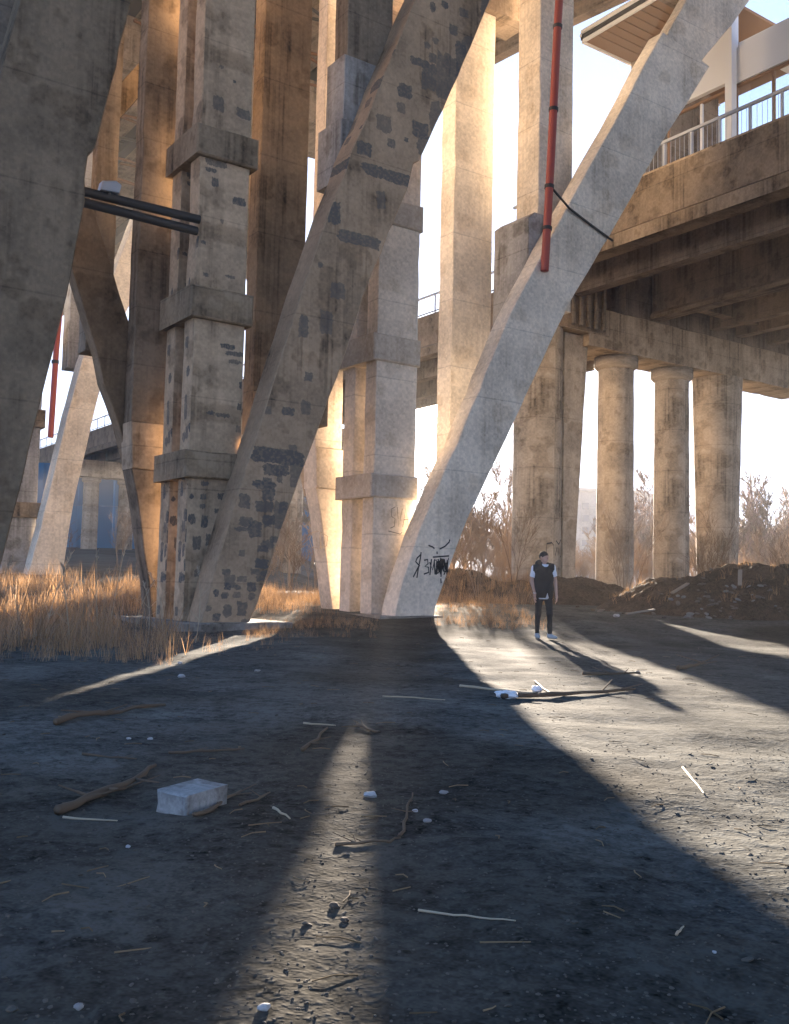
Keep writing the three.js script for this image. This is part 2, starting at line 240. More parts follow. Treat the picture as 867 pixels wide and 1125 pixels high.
// side faces of those members look up u past 0.6 of the map, where further patches lie
const rp = RNG(5151), strutSide = [], columnSide = [];
for (let k = 0; k < 18; k++) { const y = rp.s(0.1, 3.4); strutPatches.push([8.55 + y * 0.33 + rp.s(0.1, 1.1), y, rp.s(0.14, 0.34), rp.s(0.1, 0.3)]); }
for (let k = 0; k < 60; k++) strutSide.push([rp.s(0.1, 1.1), rp.s(0, 17.5), rp.s(0.15, 0.4), rp.s(0.2, 0.5)]);
for (let k = 0; k < 46; k++) columnSide.push([rp.s(0, 0.6), rp.s(0, 9) ** 1.2 % 9, rp.s(0.1, 0.22), rp.s(0.12, 0.35)]);
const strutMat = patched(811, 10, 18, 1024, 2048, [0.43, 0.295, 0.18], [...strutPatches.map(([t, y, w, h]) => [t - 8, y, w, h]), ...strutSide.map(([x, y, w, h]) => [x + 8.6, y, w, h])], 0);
const columnMat = patched(822, 2.6, 18, 512, 2048, [0.60, 0.43, 0.27], [...columnPatches.map(([t, y, w, h]) => [t - 8.4, y, w, h]), ...columnSide.map(([x, y, w, h]) => [x + 1.8, y, w, h])], 0);

function bandedColumn(P, t0, t1, s0, matStem, special, collar = M.collar, lip = 0.13) {   // two slender stems one behind the other, tied by collars
  const { o, opt } = P, stem = { ...opt, ...(special ?? {}) };
  part(o, 'column_stem', prism(rect(t0, t1, opt.y0 - 0.4, HY), s0, s0 + 0.5, stem), matStem);
  part(o, 'column_stem', prism(rect(t0, t1, opt.y0 - 0.4, HY), s0 + 1.0, s0 + 1.5, stem), matStem);
  for (const [a, b] of [[3.22, 3.82], [6.70, 7.40], [10.30, 10.98], [15.3, 16.0], [18.9, 19.6]]) part(o, 'collar', prism(rect(t0 - 0.13, t1 + lip, a, b), s0 - 0.02 - lip, s0 + 1.65, { ...opt, bev: 0.035 }), collar);
}
function leftStrut(P, dt, ds, mats) {                      // limb leaning away to the left behind the column, with the upright it carries
  const { o, opt } = P, q = (l) => l.map(([t, y]) => [t + dt, y]);
  part(o, 'inclined_strut', prism(q([[8.66, opt.y0 - 0.3], [8.55, 0.47], [8.30, 1.91], [8.13, 2.88], [7.96, 3.55], [8.95, 3.55], [9.0, opt.y0 - 0.3]]), 21.9 + ds, 22.5 + ds, opt), mats[0]);
  part(o, 'strut_jacket', prism(q([[7.96, 3.55], [7.90, 4.62], [8.98, 4.62], [8.98, 3.55]]), 21.86 + ds, 22.54 + ds, opt), mats[1]);
  part(o, 'strut_arm', prism(q([[8.15, 3.4], [7.80, 4.6], [7.40, 5.53], [7.06, 6.66], [6.5, 8.2], [5.6, 10.6], [4.1, 14.6], [5.0, 14.6], [6.6, 10.6], [7.5, 8.2], [8.1, 6.66], [8.6, 4.6], [8.75, 3.4]]), 22.42 + ds, 22.85 + ds, opt), mats[2]);
  part(o, 'upright', prism(q(rect(7.9, 8.74, 4.62, HY)), 21.9 + ds, 22.38 + ds, opt), mats[0]);
  part(o, 'upright', prism(q(rect(7.17, 7.70, 7.3, HY)), 22.9 + ds, 23.25 + ds, opt), mats[3]);
  part(o, 'strut_shoulder', prism(q(rect(7.08, 7.78, 6.3, 7.38)), 22.86 + ds, 23.4 + ds, opt), mats[3]);
}
function footing(P, t0, t1, s0, s1, h) { part(P.o, 'footing', prism(rect(t0, t1, P.opt.y0 - 0.6, P.opt.y0 + h), s0, s1, { ...P.opt, jit: 0.02 }), M.footing); }

{ // near pier, its front limb covered with grey overpaint
  const P = pierThing(9.1, 19.9, 'brown near pier with patchy grey overpaint on its inclined front strut'), { o, opt } = P;
  bandedColumn(P, 8.47, 9.70, 19.9, columnMat, { T: [2.6, 18], off: [(opt.t0 - 8.4) / 2.6, opt.y0 / 18] });
  const L = [[8.45, opt.y0 - 0.3], [8.55, 0.2], [8.86, 1.45], [9.24, 2.74], [9.66, 4.14], [10.7, 7.62], [11.35, 9.59], [11.85, 11.0], [12.67, 13.04], [13.59, 15.33], [16.1, HY]];
  const R = [[18.3, HY], [15.99, 16.22], [14.99, 13.87], [14.52, 12.83], [13.83, 11.35], [13.66, 11.24], [13.50, 10.57], [12.79, 8.85], [12.46, 8.1], [11.8, 6.12], [11.13, 4.29], [10.50, 2.62], [9.83, 0.6], [9.66, 0.2], [9.55, opt.y0 - 0.3]];
  part(o, 'inclined_strut', prism([...L, ...R], 19.1, 19.85, { ...opt, T: [10, 18], off: [(opt.t0 - 8) / 10, opt.y0 / 18], jit: 0.016 }), strutMat, 'inclined strut dotted with dark grey painted-over squares');
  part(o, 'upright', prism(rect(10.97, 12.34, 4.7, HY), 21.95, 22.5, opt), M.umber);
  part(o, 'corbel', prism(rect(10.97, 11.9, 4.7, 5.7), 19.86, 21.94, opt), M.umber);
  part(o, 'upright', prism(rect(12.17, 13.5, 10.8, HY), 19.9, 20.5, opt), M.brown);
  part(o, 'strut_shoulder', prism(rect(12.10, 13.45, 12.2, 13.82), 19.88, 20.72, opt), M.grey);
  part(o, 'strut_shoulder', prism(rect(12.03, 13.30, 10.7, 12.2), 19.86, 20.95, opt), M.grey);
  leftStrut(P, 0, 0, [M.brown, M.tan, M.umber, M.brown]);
  part(o, 'cross_beam', prism([[5.4, 9.6], [5.9, 9.35], [9.2, 14.3], [8.7, 14.5]], 23.3, 23.7, opt), M.umber);
  part(o, 'pier_head', prism(rect(1.5, 19.3, HY, 23.4), 18.9, 22.7, opt), M.deck);
  footing(P, 7.9, 10.5, 18.75, 22.7, 0.13);
}
{ // second pier with the pale strut
  const P = pierThing(14.4, 20.7, 'pale pier in the middle with a white inclined strut and black scribble'), { o, opt } = P;
  bandedColumn(P, 13.80, 15.09, 20.73, M.paleWarm, null, M.collarPale, 0.055);
  const L = [[13.93, opt.y0 - 0.3], [13.99, 0.48], [14.17, 1.14], [14.61, 2.31], [15.10, 3.31], [15.54, 4.22], [16.68, 6.59], [17.52, 8.33], [18.83, 10.55], [20.57, 13.38], [21.51, 14.83], [22.92, 17.23], [23.68, 18.4]];
  const R = [[25.95, 18.03], [24.87, 16.5], [23.89, 15.20], [22.28, 12.75], [21.31, 11.31], [19.95, 9.38], [19.11, 7.98], [17.92, 5.80], [17.23, 4.59], [16.3, 2.99], [15.73, 1.77], [15.20, 0.49], [15.12, opt.y0 - 0.3]];
  const strut = part(o, 'inclined_strut', prism([...L, ...R], 19.9, 20.5, { ...opt, jit: 0.016 }), M.pale, 'white inclined strut with black scribble near its foot');
  part(o, 'strut_arm', prism([[23.9, 18.2], [24.05, 18.6], [24.86, 19.86], [25.9, HY], [28.5, HY], [27.23, 19.91], [25.72, 18.22], [25.6, 17.9]], 20.0, 20.45, opt), M.pale);
  part(o, 'upright', prism(rect(17.72, 19.24, 4.6, 18.62), 22.7, 23.35, opt), M.pale);
  part(o, 'corbel', slab([[16.7, 20.51], [17.45, 20.51], [18.9, 22.69], [17.8, 22.69]].map(([a, b]) => [a - opt.t0, b - opt.sref]), 4.6 - opt.y0, 5.6 - opt.y0, {}), M.pale);
  part(o, 'upright', prism(rect(19.42, 20.8, 9.2, HY), 20.9, 21.85, opt), M.pale);
  part(o, 'strut_shoulder', prism([[18.7, 8.6], [18.7, 11.5], [18.95, 11.7], [20.2, 11.7], [20.2, 10.4]], 20.51, 22.0, opt), M.grey);
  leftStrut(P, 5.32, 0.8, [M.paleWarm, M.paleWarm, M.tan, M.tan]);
  part(o, 'pier_head', prism(rect(17.0, 20.4, 18.63, 20.1), 22.5, 23.6, opt), M.deck);
  part(o, 'pier_head', prism(rect(19.4, 28.7, HY, 23.4), 19.4, 22.3, opt), M.deck);
  footing(P, 13.4, 15.3, 19.7, 23.2, 0.03);
  // sprayed lettering on the pale faces: flat ribbons a few millimetres proud
  const face = (sFront) => (t, y) => V(t - opt.t0, y - opt.y0, -(sFront - opt.sref) + 0.004);
  const ribbon = (f, pts, w) => { const pos = [], idx = []; for (let i = 0; i < pts.length; i++) { const a = pts[Math.max(0, i - 1)], b = pts[Math.min(pts.length - 1, i + 1)], L = Math.hypot(b[0] - a[0], b[1] - a[1]) || 1, nx = -(b[1] - a[1]) / L * w / 2, ny = (b[0] - a[0]) / L * w / 2, p = f(pts[i][0] + nx, pts[i][1] + ny), q = f(pts[i][0] - nx, pts[i][1] - ny); pos.push(p.x, p.y, p.z, q.x, q.y, q.z); } for (let i = 0; i < pts.length - 1; i++) { const a = i * 2; idx.push(a, a + 1, a + 2, a + 2, a + 1, a + 3); } const g = new THREE.BufferGeometry(); g.setAttribute('position', new THREE.Float32BufferAttribute(pos, 3)); g.setIndex(idx); g.computeVertexNormals(); return g; };
  const ink = (name, f, o0, sc, strokes, w, mat = M.ink, dst = strut) => part(dst, name, strokes.map((s) => ribbon(f, s.map(([x, y]) => [o0[0] + x * sc, o0[1] + y * sc]), w)), mat);
  const scribble = [[[0, 0], [0.04, 0.25], [0.12, 0.62], [0.14, 0.8]], [[0.13, 0.72], [0.0, 0.62], [-0.06, 0.5], [0.08, 0.38], [0.1, 0.36]], [[0.06, 0.36], [-0.14, 0.02]],
    [[0.26, 0.55], [0.40, 0.58], [0.42, 0.45], [0.30, 0.36], [0.44, 0.34], [0.45, 0.18], [0.26, 0.12]], [[0.55, 0.60], [0.50, 0.1]], [[0.48, 0.5], [0.60, 0.25], [0.68, 0.6]], [[0.70, 0.12], [0.66, 0.55], [0.82, 0.6], [0.86, 0.2], [0.72, 0.12]],
    [[0.6, 0.66], [1.24, 0.72], [1.22, 0.6]], [[0.74, 0.5], [0.98, 0.58], [0.8, 0.35], [1.02, 0.44], [0.84, 0.22]], [[0.96, 0.62], [0.94, 0.05]], [[1.04, 0.62], [1.16, 0.3], [1.05, 0.12]], [[1.2, 0.6], [1.18, 0.2]], [[0.9, 0.3], [1.2, 0.5]], [[0.86, 0.45], [1.1, 0.2]], [[0.93, 0.0], [0.95, -0.15]],
    [[0.42, 1.02], [0.58, 0.98], [0.66, 0.93]], [[0.86, 0.92], [1.08, 1.02], [1.24, 1.16], [1.26, 1.24]], [[0.76, 0.84], [0.77, 0.76]]];
  { const rz = RNG(77); for (let k = 0; k < 5; k++) { const z = []; let x = 0.72 + rz.s(0, 0.1); for (let i = 0; i < 9; i++) { z.push([x, i % 2 ? rz.s(0.5, 0.66) : rz.s(0.12, 0.35)]); x += rz.s(0.03, 0.075); } scribble.push(z); } }
  ink('graffiti', face(19.9), [14.60, 1.22], 0.80, scribble, 0.038);
  const sva = [[[0.22, 0.9], [0.02, 0.8], [0.05, 0.5], [0.22, 0.42], [0.2, 0.1], [0.0, 0.02]], [[0.32, 0.9], [0.42, 0.1], [0.58, 0.85]], [[0.62, 0.1], [0.76, 0.9], [0.9, 0.15]], [[0.66, 0.4], [0.9, 0.42]], [[-0.1, -0.1], [0.5, -0.2], [0.6, -0.12]]];
  ink('graffiti', face(20.7), [14.32, 2.45], 0.62, sva, 0.02, plain(0.17, 0.15, 0.135, 0.9), o);
  ink('graffiti', face(22.7), [13.1, 1.9], 0.62, [[[0.5, 0.8], [0.2, 0.75], [0.05, 0.45], [0.2, 0.1], [0.5, 0.08]], [[0.6, 0.8], [0.62, 0.05]], [[0.6, 0.78], [0.95, 0.6], [0.9, 0.2], [0.6, 0.08]]], 0.022, plain(0.34, 0.28, 0.22, 0.9), o);
}
{ // pier out of the frame at the left; its strut crosses the top left corner
  const P = pierThing(4.0, 19.1, 'dim near strut crossing the top left corner of the view'), { o, opt } = P;
  bandedColumn(P, 3.2, 4.4, 19.2, M.brown);
  const R = [[4.1, opt.y0 - 0.3], [5.29, 6.21], [5.55, 8.09], [5.57, 9.0], [5.68, 9.11], [6.03, 10.84], [6.27, 12.26], [7.6, HY]];
  part(o, 'inclined_strut', prism([...R, [5.6, HY], [4.35, 12.26], [3.75, 9.1], [3.4, 6.2], [2.9, opt.y0 - 0.3]], 18.3, 19.05, opt), M.umber);
  part(o, 'pier_head', prism(rect(1.0, 9.0, HY, 23.4), 18.0, 18.85, opt), M.deck);
  footing(P, 2.6, 5.2, 18.1, 21.0, 0.1);
}
{ // next row of piers, far left
  const P = pierThing(10.9, 38.8, 'pale distant strut with red pipe seen past the grass at left'), { o, opt } = P;
  bandedColumn(P, 9.3, 10.5, 38.9, M.grey);
  part(o, 'inclined_strut', prism([[10.0, opt.y0 - 0.3], [10.8, 4.84], [11.23, 7.25], [11.69, 9.39], [12.07, 10.77], [14.5, 18.5], [15.6, HY], [17.3, HY], [16.0, 18.5], [13.1, 10.9], [12.57, 8.87], [12.34, 7.88], [11.61, 3.86], [11.43, 2.23], [11.3, opt.y0 - 0.3]], 38, 38.8, opt), M.pale);
  part(o, 'upright', prism(rect(11.4, 12.5, 9.2, HY), 38.9, 39.7, opt), M.grey);
  part(o, 'pier_head', prism(rect(0, 24, HY, 23.4), 37.6, 41, opt), M.deck);
}

// ---------------------------------------------------------------- high viaduct: deck
{
  const o = thing('viaduct_deck', 'dark underside of the high viaduct deck overhead with steel bracing', 'bridge deck', V(0, 0, 0), AX);
  const edge = [[31, -70], [29.5, -25], [28.6, 20], [27.0, 30.1], [26.8, 32], [25.2, 36.5], [23.95, 41], [24.2, 60], [24.6, 86], [25, 150]];
  part(o, 'deck_slab', slab([...edge, [4, 150], [2, 60], [1.5, 10], [1.5, -70]], 24.0, 24.8, { T: [4, 4] }), M.deck);
  part(o, 'edge_beam', slab([...edge, ...edge.slice().reverse().map(([t, s]) => [t - 0.5, s])], 23.4, 23.996, {}), M.deck);
  for (const t of [4, 8.4, 12.8, 17.2, 21.6]) part(o, 'girder', [bx(0.5, 0.6, 160, t, 23.695, -60)], M.steel);
  for (let s = 24, k = 0; s < 60; s += 2.6, k++) for (const t of [12.8, 17.2]) {
    part(o, 'brace', [tubeGeo([V(t, 22.9, -s), V(t + 4.4, 23.7, -s - 2.5)], 0.07, 0.07, 5), tubeGeo([V(t + 4.4, 22.9, -s), V(t, 23.7, -s - 2.5)], 0.07, 0.07, 5)], k % 3 ? M.rust : M.steel);
  }
}

// ---------------------------------------------------------------- lower road bridge at the right
{
  const o = thing('road_bridge', 'tan concrete road bridge on round pillars with railing along its edge', 'bridge', V(0, 0, 0), AX);
  part(o, 'deck_slab', slab([[31.66, -35], [46, -35], [46, 30.5], [40.6, 30.6], [40.6, 170], [31.66, 170]], 14.65, 15.3, {}), M.deck);
  part(o, 'deck_slab', slab([[26.62, 2], [31.655, 2], [31.655, 30.4], [26.62, 30.4]], 14.70, 15.35, {}), M.deck);
  part(o, 'fascia', prism(rect(26.36, 26.615, 13.82, 15.5), -30.4 + 32.4, 30.4, { jit: 0 }), M.fascia);
  part(o, 'fascia_ledge', prism([[26.12, 13.2], [26.12, 13.66], [26.36, 13.80], [26.9, 13.80], [26.9, 13.2]], 2, 30.4, { jit: 0.004 }), M.fascia);
  part(o, 'kerb', prism(rect(26.45, 27.0, 15.50, 15.62), 2, 30.4, { jit: 0, bev: 0.015 }), M.tan);
  const far = [30.45, 170];
  part(o, 'fascia', prism(rect(31.4, 31.655, 13.82, 15.5), far[0], far[1], { jit: 0 }), M.fascia);
  part(o, 'fascia_ledge', prism([[31.16, 13.2], [31.16, 13.66], [31.4, 13.80], [31.9, 13.80], [31.9, 13.2]], far[0], far[1], { jit: 0 }), M.fascia);
  for (const [t, w, y] of [[28.4, 0.55, 12.9], [33.2, 0.6, 12.7], [37.1, 0.5, 12.9], [39.0, 0.5, 12.9], [41.4, 0.5, 12.9], [43.9, 0.5, 12.9]]) {
    const ends = t < 31 ? [[2, 28.48]] : t > 40 ? [[-30, 28.48]] : [[-30, 28.48], [30.6, 63.4], [65.6, 98.4], [100.6, 168]];
    for (const [a, b] of ends) { const g = part(o, 'girder', prism([[t, y], [t + w, y], [t + w, 14.64], [t, 14.64]], a, b, { jit: 0 }), M.deck); if (t === 33.2 && a < 0) part(g, 'girder_ledge', prism([[t - 0.10, y - 0.004], [t - 0.10, y + 0.16], [t - 0.002, y + 0.3], [t - 0.002, y - 0.004]], a, b, { jit: 0, bev: 0.01 }), M.fascia); }
  }
  for (let s = 8; s < 28; s += 6.4) for (const [a, b] of [[33.82, 37.08], [37.62, 38.98]]) part(o, 'cross_beam', prism([[a, 13.2], [b, 13.2], [b, 14.64], [a, 14.64]], s, s + 0.5, { jit: 0 }), M.deck);
  part(o, 'end_block', prism(rect(28.25, 30.5, 11.55, 14.64), 28.55, 30.3, {}), M.umber);
  part(o, 'end_block', prism(rect(31.68, 45.9, 12.67, 14.64), 28.6, 29.2, { jit: 0 }), M.deck);
  for (let k = 0; k < 5; k++) part(o, 'end_block_rib', prism(rect(28.4 + k * 0.44, 28.58 + k * 0.44, 11.7, 14.5), 28.43, 28.545, { jit: 0 }), M.brown);
  const railing = (t, a, b, step, h) => {
    for (const y of [h]) part(o, 'handrail', [bx(0.09, 0.10, b - a, t, 15.5 + y, -(a + b) / 2)], M.zinc);
    part(o, 'handrail', [bx(0.05, 0.05, b - a, t, 15.68, -(a + b) / 2)], M.steel);
    for (let s = a + 0.3; s < b; s += step) part(o, 'railing_post', [bx(0.07, h - 0.05, 0.07, t, 15.58 + h / 2 - 0.03, -s)], M.zinc);
    if (t < 30) part(o, 'railing_bars', (() => { const l = []; for (let s = a + 0.15; s < b; s += 0.19) l.push(bx(0.011, h - 0.25, 0.011, t, 15.7 + (h - 0.25) / 2, -s)); return l; })(), M.zinc).userData.kind = 'stuff';
  };
  railing(26.72, 6, 30.2, 1.15, 1.1); railing(31.58, 30.6, 168, 2.2, 1.1);
}
function pillarRow(s0, label, full) {
  const p = W(33, 0, s0); p.y = groundY(p.x, -p.z); const o = thing('pillar_row', label, 'bridge pier', p, AX, 'pillar rows of the road bridge'), opt = { t0: 33, sref: s0, y0: p.y }, y0 = p.y;
  part(o, 'cap_beam', prism([[29.45, 11.0], [29.45, 12.66], [full ? 45.5 : 40.5, 12.66], [full ? 45.5 : 40.5, 11.0]], s0 - 0.95, s0 + 0.95, opt), M.tan);
  const round = (t, r0, r1, top) => { const pts = []; for (let k = 0; k <= 14; k++) { const f = k / 14; pts.push(new THREE.Vector2(r0 + (r1 - r0) * f + 0.008 * Math.sin(k * 2.3), -0.5 + (top - y0 + 0.5) * f)); } const g = new THREE.LatheGeometry(pts, 40), u = g.attributes.uv; for (let i = 0; i < u.count; i++) u.setXY(i, u.getX(i) * 1.25 + t * 0.37, u.getY(i) * 2.9 + t * 0.21); g.translate(t - 33, 0, 0); return g; };
  const capital = (t, r, y) => { const g = new THREE.LatheGeometry([[0, -0.55], [r - 0.02, -0.55], [r + 0.16, -0.40], [r + 0.16, 0.0], [0, 0]].map(([a, b]) => new THREE.Vector2(a, b)), 36); g.translate(t - 33, y - y0, 0); return g; };
  for (const t of [32.1, 35.75]) { const c = part(o, 'pillar', round(t, 0.80, 0.76, 10.6), M.pillar); part(c, 'capital', capital(t, 0.78, 10.995), M.pillar); }
  for (const [t, r0, r1] of full ? [[39.0, 0.86, 1.15]] : [[39.3, 0.8, 0.8]]) part(o, 'pillar', round(t, r0, r1, 10.995), M.pillar);
  if (full) {
    const c = part(o, 'pillar', round(27.55, 0.98, 0.98, 11.5), M.pillar, 'stout pillar with a flat tapering fin and scribbles behind the person');
    part(c, 'fin', prism([[28.40, y0 - 0.4], [29.15, y0 - 0.4], [29.15, 2.6], [29.78, 11.45], [28.40, 11.45]], s0 - 0.62, s0 + 0.5, opt), M.pillar);
    part(o, 'cap_beam', prism(rect(26.6, 30.6, 11.5 + 0.004, 11.545), s0 - 1.02, s0 + 0.9, opt), M.tan);
    const f = (x, y) => { const th = x; return V(27.55 - 33 + 0.99 * Math.sin(th), y - y0, 0.99 * Math.cos(th)); };
    const rib = (pts, w) => { const pos = [], idx = []; pts.forEach(([a, y], i) => { const p0 = f(a, y + w / 2), p1 = f(a + 0.015, y - w / 2); pos.push(p0.x, p0.y, p0.z, p1.x, p1.y, p1.z); if (i) { const q = i * 2; idx.push(q - 2, q - 1, q, q, q - 1, q + 1); } }); const g = new THREE.BufferGeometry(); g.setAttribute('position', new THREE.Float32BufferAttribute(pos, 3)); g.setIndex(idx); g.computeVertexNormals(); return g; };
    part(c, 'graffiti', [[[-0.35, 2.3], [-0.33, 2.75], [-0.1, 2.8], [0.0, 2.7], [0.02, 2.3]], [[0.12, 2.9], [0.35, 2.75], [0.6, 2.95]], [[0.1, 2.3], [0.2, 2.62], [0.28, 2.3], [0.36, 2.6], [0.42, 2.35]], [[0.46, 2.6], [0.5, 2.25], [0.62, 2.3], [0.64, 2.65]]].map((p) => rib(p, 0.06)), M.ink);
  }
  return o;
}
pillarRow(29.5, 'row of round pillars with capitals holding up the road bridge at right', true);
pillarRow(64.5, 'second pillar row of the road bridge, hidden behind the brown pier', false);
pillarRow(99.5, 'far pillar row standing before the blue hoarding at left', false);

{ // glazed station building on the bridge
  const o = thing('station_building', 'pale glazed station building with striped canopy edge on the road bridge', 'building', V(0, 0, 0), AX);
  const canopy = part(o, 'canopy', slab([[26.75, 21.3], [35, 21.3], [35, 26.3], [26.75, 26.3]], 22.0, 22.12, {}), M.soffit);
  for (let k = 0; k < 3; k++) part(canopy, 'fascia_strip', [bx(0.10, 0.12, 5.0, 26.70 - k * 0.06, 22.0 + k * 0.15, -23.8), bx(8.3, 0.12, 0.10, 30.85, 22.0 + k * 0.15, -26.35 - k * 0.06)], k === 1 ? M.steel : M.white);
  for (let s = 21.6; s < 26.2; s += 0.42) part(canopy, 'soffit_slat', [bx(2.4, 0.05, 0.30, 28.0, 21.97, -s)], M.soffit);
  part(o, 'wall', prism(rect(29.3, 34.5, 15.32, 21.96), 26.0, 26.25, { jit: 0 }), M.fascia);
  part(o, 'wall', [bx(0.2, 2.6, 4.6, 29.4, 20.6, -23.69)], M.white); part(o, 'wall', [bx(0.2, 1.3, 9.2, 29.4, 19.75, -16.75)], M.white);
  part(o, 'roof', [bx(5.2, 0.2, 9.4, 32.0, 20.52, -16.6)], M.white);
  for (let k = 0; k < 10; k++) { const s = 25.9 - k * 1.5; const f = part(o, 'window_frame', [bx(0.10, 3.7, 0.09, 29.4, 17.2, -s)], k % 3 === 2 ? M.white : M.soffit); if (k < 9) part(f, 'pane', [bx(0.012, 3.55, 1.40, 29.4, 17.2, -(s - 0.75))], M.glass); }
  part(o, 'window_head', [bx(0.12, 0.10, 14, 29.4, 19.02, -19)], M.soffit); part(o, 'window_sill', [bx(0.12, 0.10, 14, 29.4, 15.42, -19)], M.zinc);
  part(o, 'post', [bx(0.28, 6.6, 0.28, 29.0, 18.65, -21.35)], M.white);
}

// ---------------------------------------------------------------- pipes and small fittings on the piers
{
  const pipe = thing('drain_pipe', 'red drain pipe hanging in front of the white upright', 'pipe');
  part(pipe, 'pipe_run', tubeGeo([W(19.06 + 0.30, 22, 19.75), W(19.02, 17.0, 19.75), W(18.82, 13, 19.75), W(18.63, 9.74, 19.75)], 0.115, 0.115, 14), M.red);
  for (const [t, y] of [[19.01, 16.85], [18.89, 14.4], [18.76, 12.15], [18.70, 10.95]]) part(pipe, 'pipe_clamp', tubeGeo([W(t + 0.003, y - 0.05, 19.75), W(t + 0.008, y + 0.05, 19.75)], 0.135, 0.135, 14), M.steel);
  part(pipe, 'strap', tubeGeo([W(18.76, 12.15, 19.70), W(19.6, 11.75, 19.80), W(20.5, 11.5, 19.85), W(21.4, 11.22, 19.83)], 0.035, 0.035, 6), M.steel);
  const far = thing('drain_pipe', 'thin red pipe hanging beside the distant pale strut at left', 'pipe');
  const q = (x, y, z) => V(x, y, -z);
  part(far, 'pipe_run', tubeGeo([W(11.0, 21, 37.6), W(10.75, 14, 37.6), W(10.58, 9.5, 37.6), W(10.52, 6.2, 37.6)], 0.11, 0.11, 10), M.red);
  part(far, 'pipe_clamp', tubeGeo([W(10.56, 9.0, 37.6), W(10.56, 9.12, 37.6)], 0.14, 0.14, 10), M.steel);
  for (const [k, y] of [[0, 8.80], [2, 8.58]]) tag(solo('conduit_pipe', tubeGeo([W(5.7, y + 0.02, 19.75 - 0.0 * k), W(8.46, y + 0.02 + 0.0, 19.75 + 0.06 * k)], 0.095, 0.095, 12), M.steel, conduitLabel(k)), conduitLabel(k), 'pipe', 'conduits left of the banded column');
  const lamp = thing('flood_lamp', 'small grey flood lamp sitting on the dark conduits at left', 'lamp', W(6.45, 8.90, 19.75), AX);
  part(lamp, 'housing', (() => { const g = prism([[-0.2, 0], [0.2, 0.02], [0.24, 0.2], [0.12, 0.27], [-0.16, 0.2]], -0.12, 0.12, { jit: 0, bev: 0.02 }); return g; })(), M.zinc);
  part(lamp, 'bracket', [bx(0.05, 0.12, 0.2, 0, -0.03, 0)], M.steel);
}

// ---------------------------------------------------------------- far left: blue hoarding, roadside
{
  const o = thing('blue_hoarding', 'tall blue metal hoarding under the far end of the road bridge', 'fence');
  const m = [plain(0.04, 0.16, 0.30, 0.7), plain(0.05, 0.19, 0.34, 0.7), plain(0.035, 0.135, 0.25, 0.75)], r = RNG(91);
  for (let k = 0; k < 26; k++) { const x = -48 + k * 1.9, z = 108 + 0.12 * k, y = groundY(x, z); part(o, 'panel', (() => { const g = prism(rect(x - 0.03, x + 1.93, y - 0.4, y + 4.6), z + 0.1 * (k % 2), z + 0.08 + 0.1 * (k % 2), { jit: 0, bev: 0.01 }); return g; })(), m[r.i(3)]); part(o, 'panel', prism(rect(x - 0.03, x + 1.93, y + 4.62, y + 9.2), z + 0.1 * (k % 2), z + 0.08 + 0.1 * (k % 2), { jit: 0, bev: 0.01 }), m[r.i(3)]); }
}
{
  const m = conc(smooth, 0.45, 0.42, 0.38);
  for (const [x, z, w, d, h, lab] of [[50, 250, 22, 14, 24, 'far hazy apartment block left of the second round pillar'], [70, 270, 14, 14, 25, 'far hazy apartment block between the second and third round pillars'], [112, 280, 26, 14, 17, 'far low block beyond the rightmost pillars']]) {
    const o = thing('apartment_block', lab, 'building', V(x, groundY(x, z) - 0.5, -z), 0.25, 'apartment blocks on the skyline');
    part(o, 'wall', prism(rect(-w / 2, w / 2, 0, h), -d / 2, d / 2, { jit: 0, T: [16, 16] }), m);
    part(o, 'roof', [bx(w + 0.6, 0.8, d + 0.6, 0, h + 0.41, 0)], M.grey);
    for (let fl = 0; fl < Math.floor(h / 3) - 1; fl++) for (let c = 0; c < Math.floor(w / 3.6); c++) part(o, 'window', [bx(1.7, 1.6, 0.12, -w / 2 + 2 + c * 3.6, 2.4 + fl * 3, d / 2 + 0.02)], windowMat());
  }
}
function conduitLabel(k) { return k ? 'lower dark conduit between the corner strut and the banded column' : 'upper dark conduit between the corner strut and the banded column'; }
function windowMat() { return (windowMat.m ??= plain(0.08, 0.10, 0.13, 0.25)); }

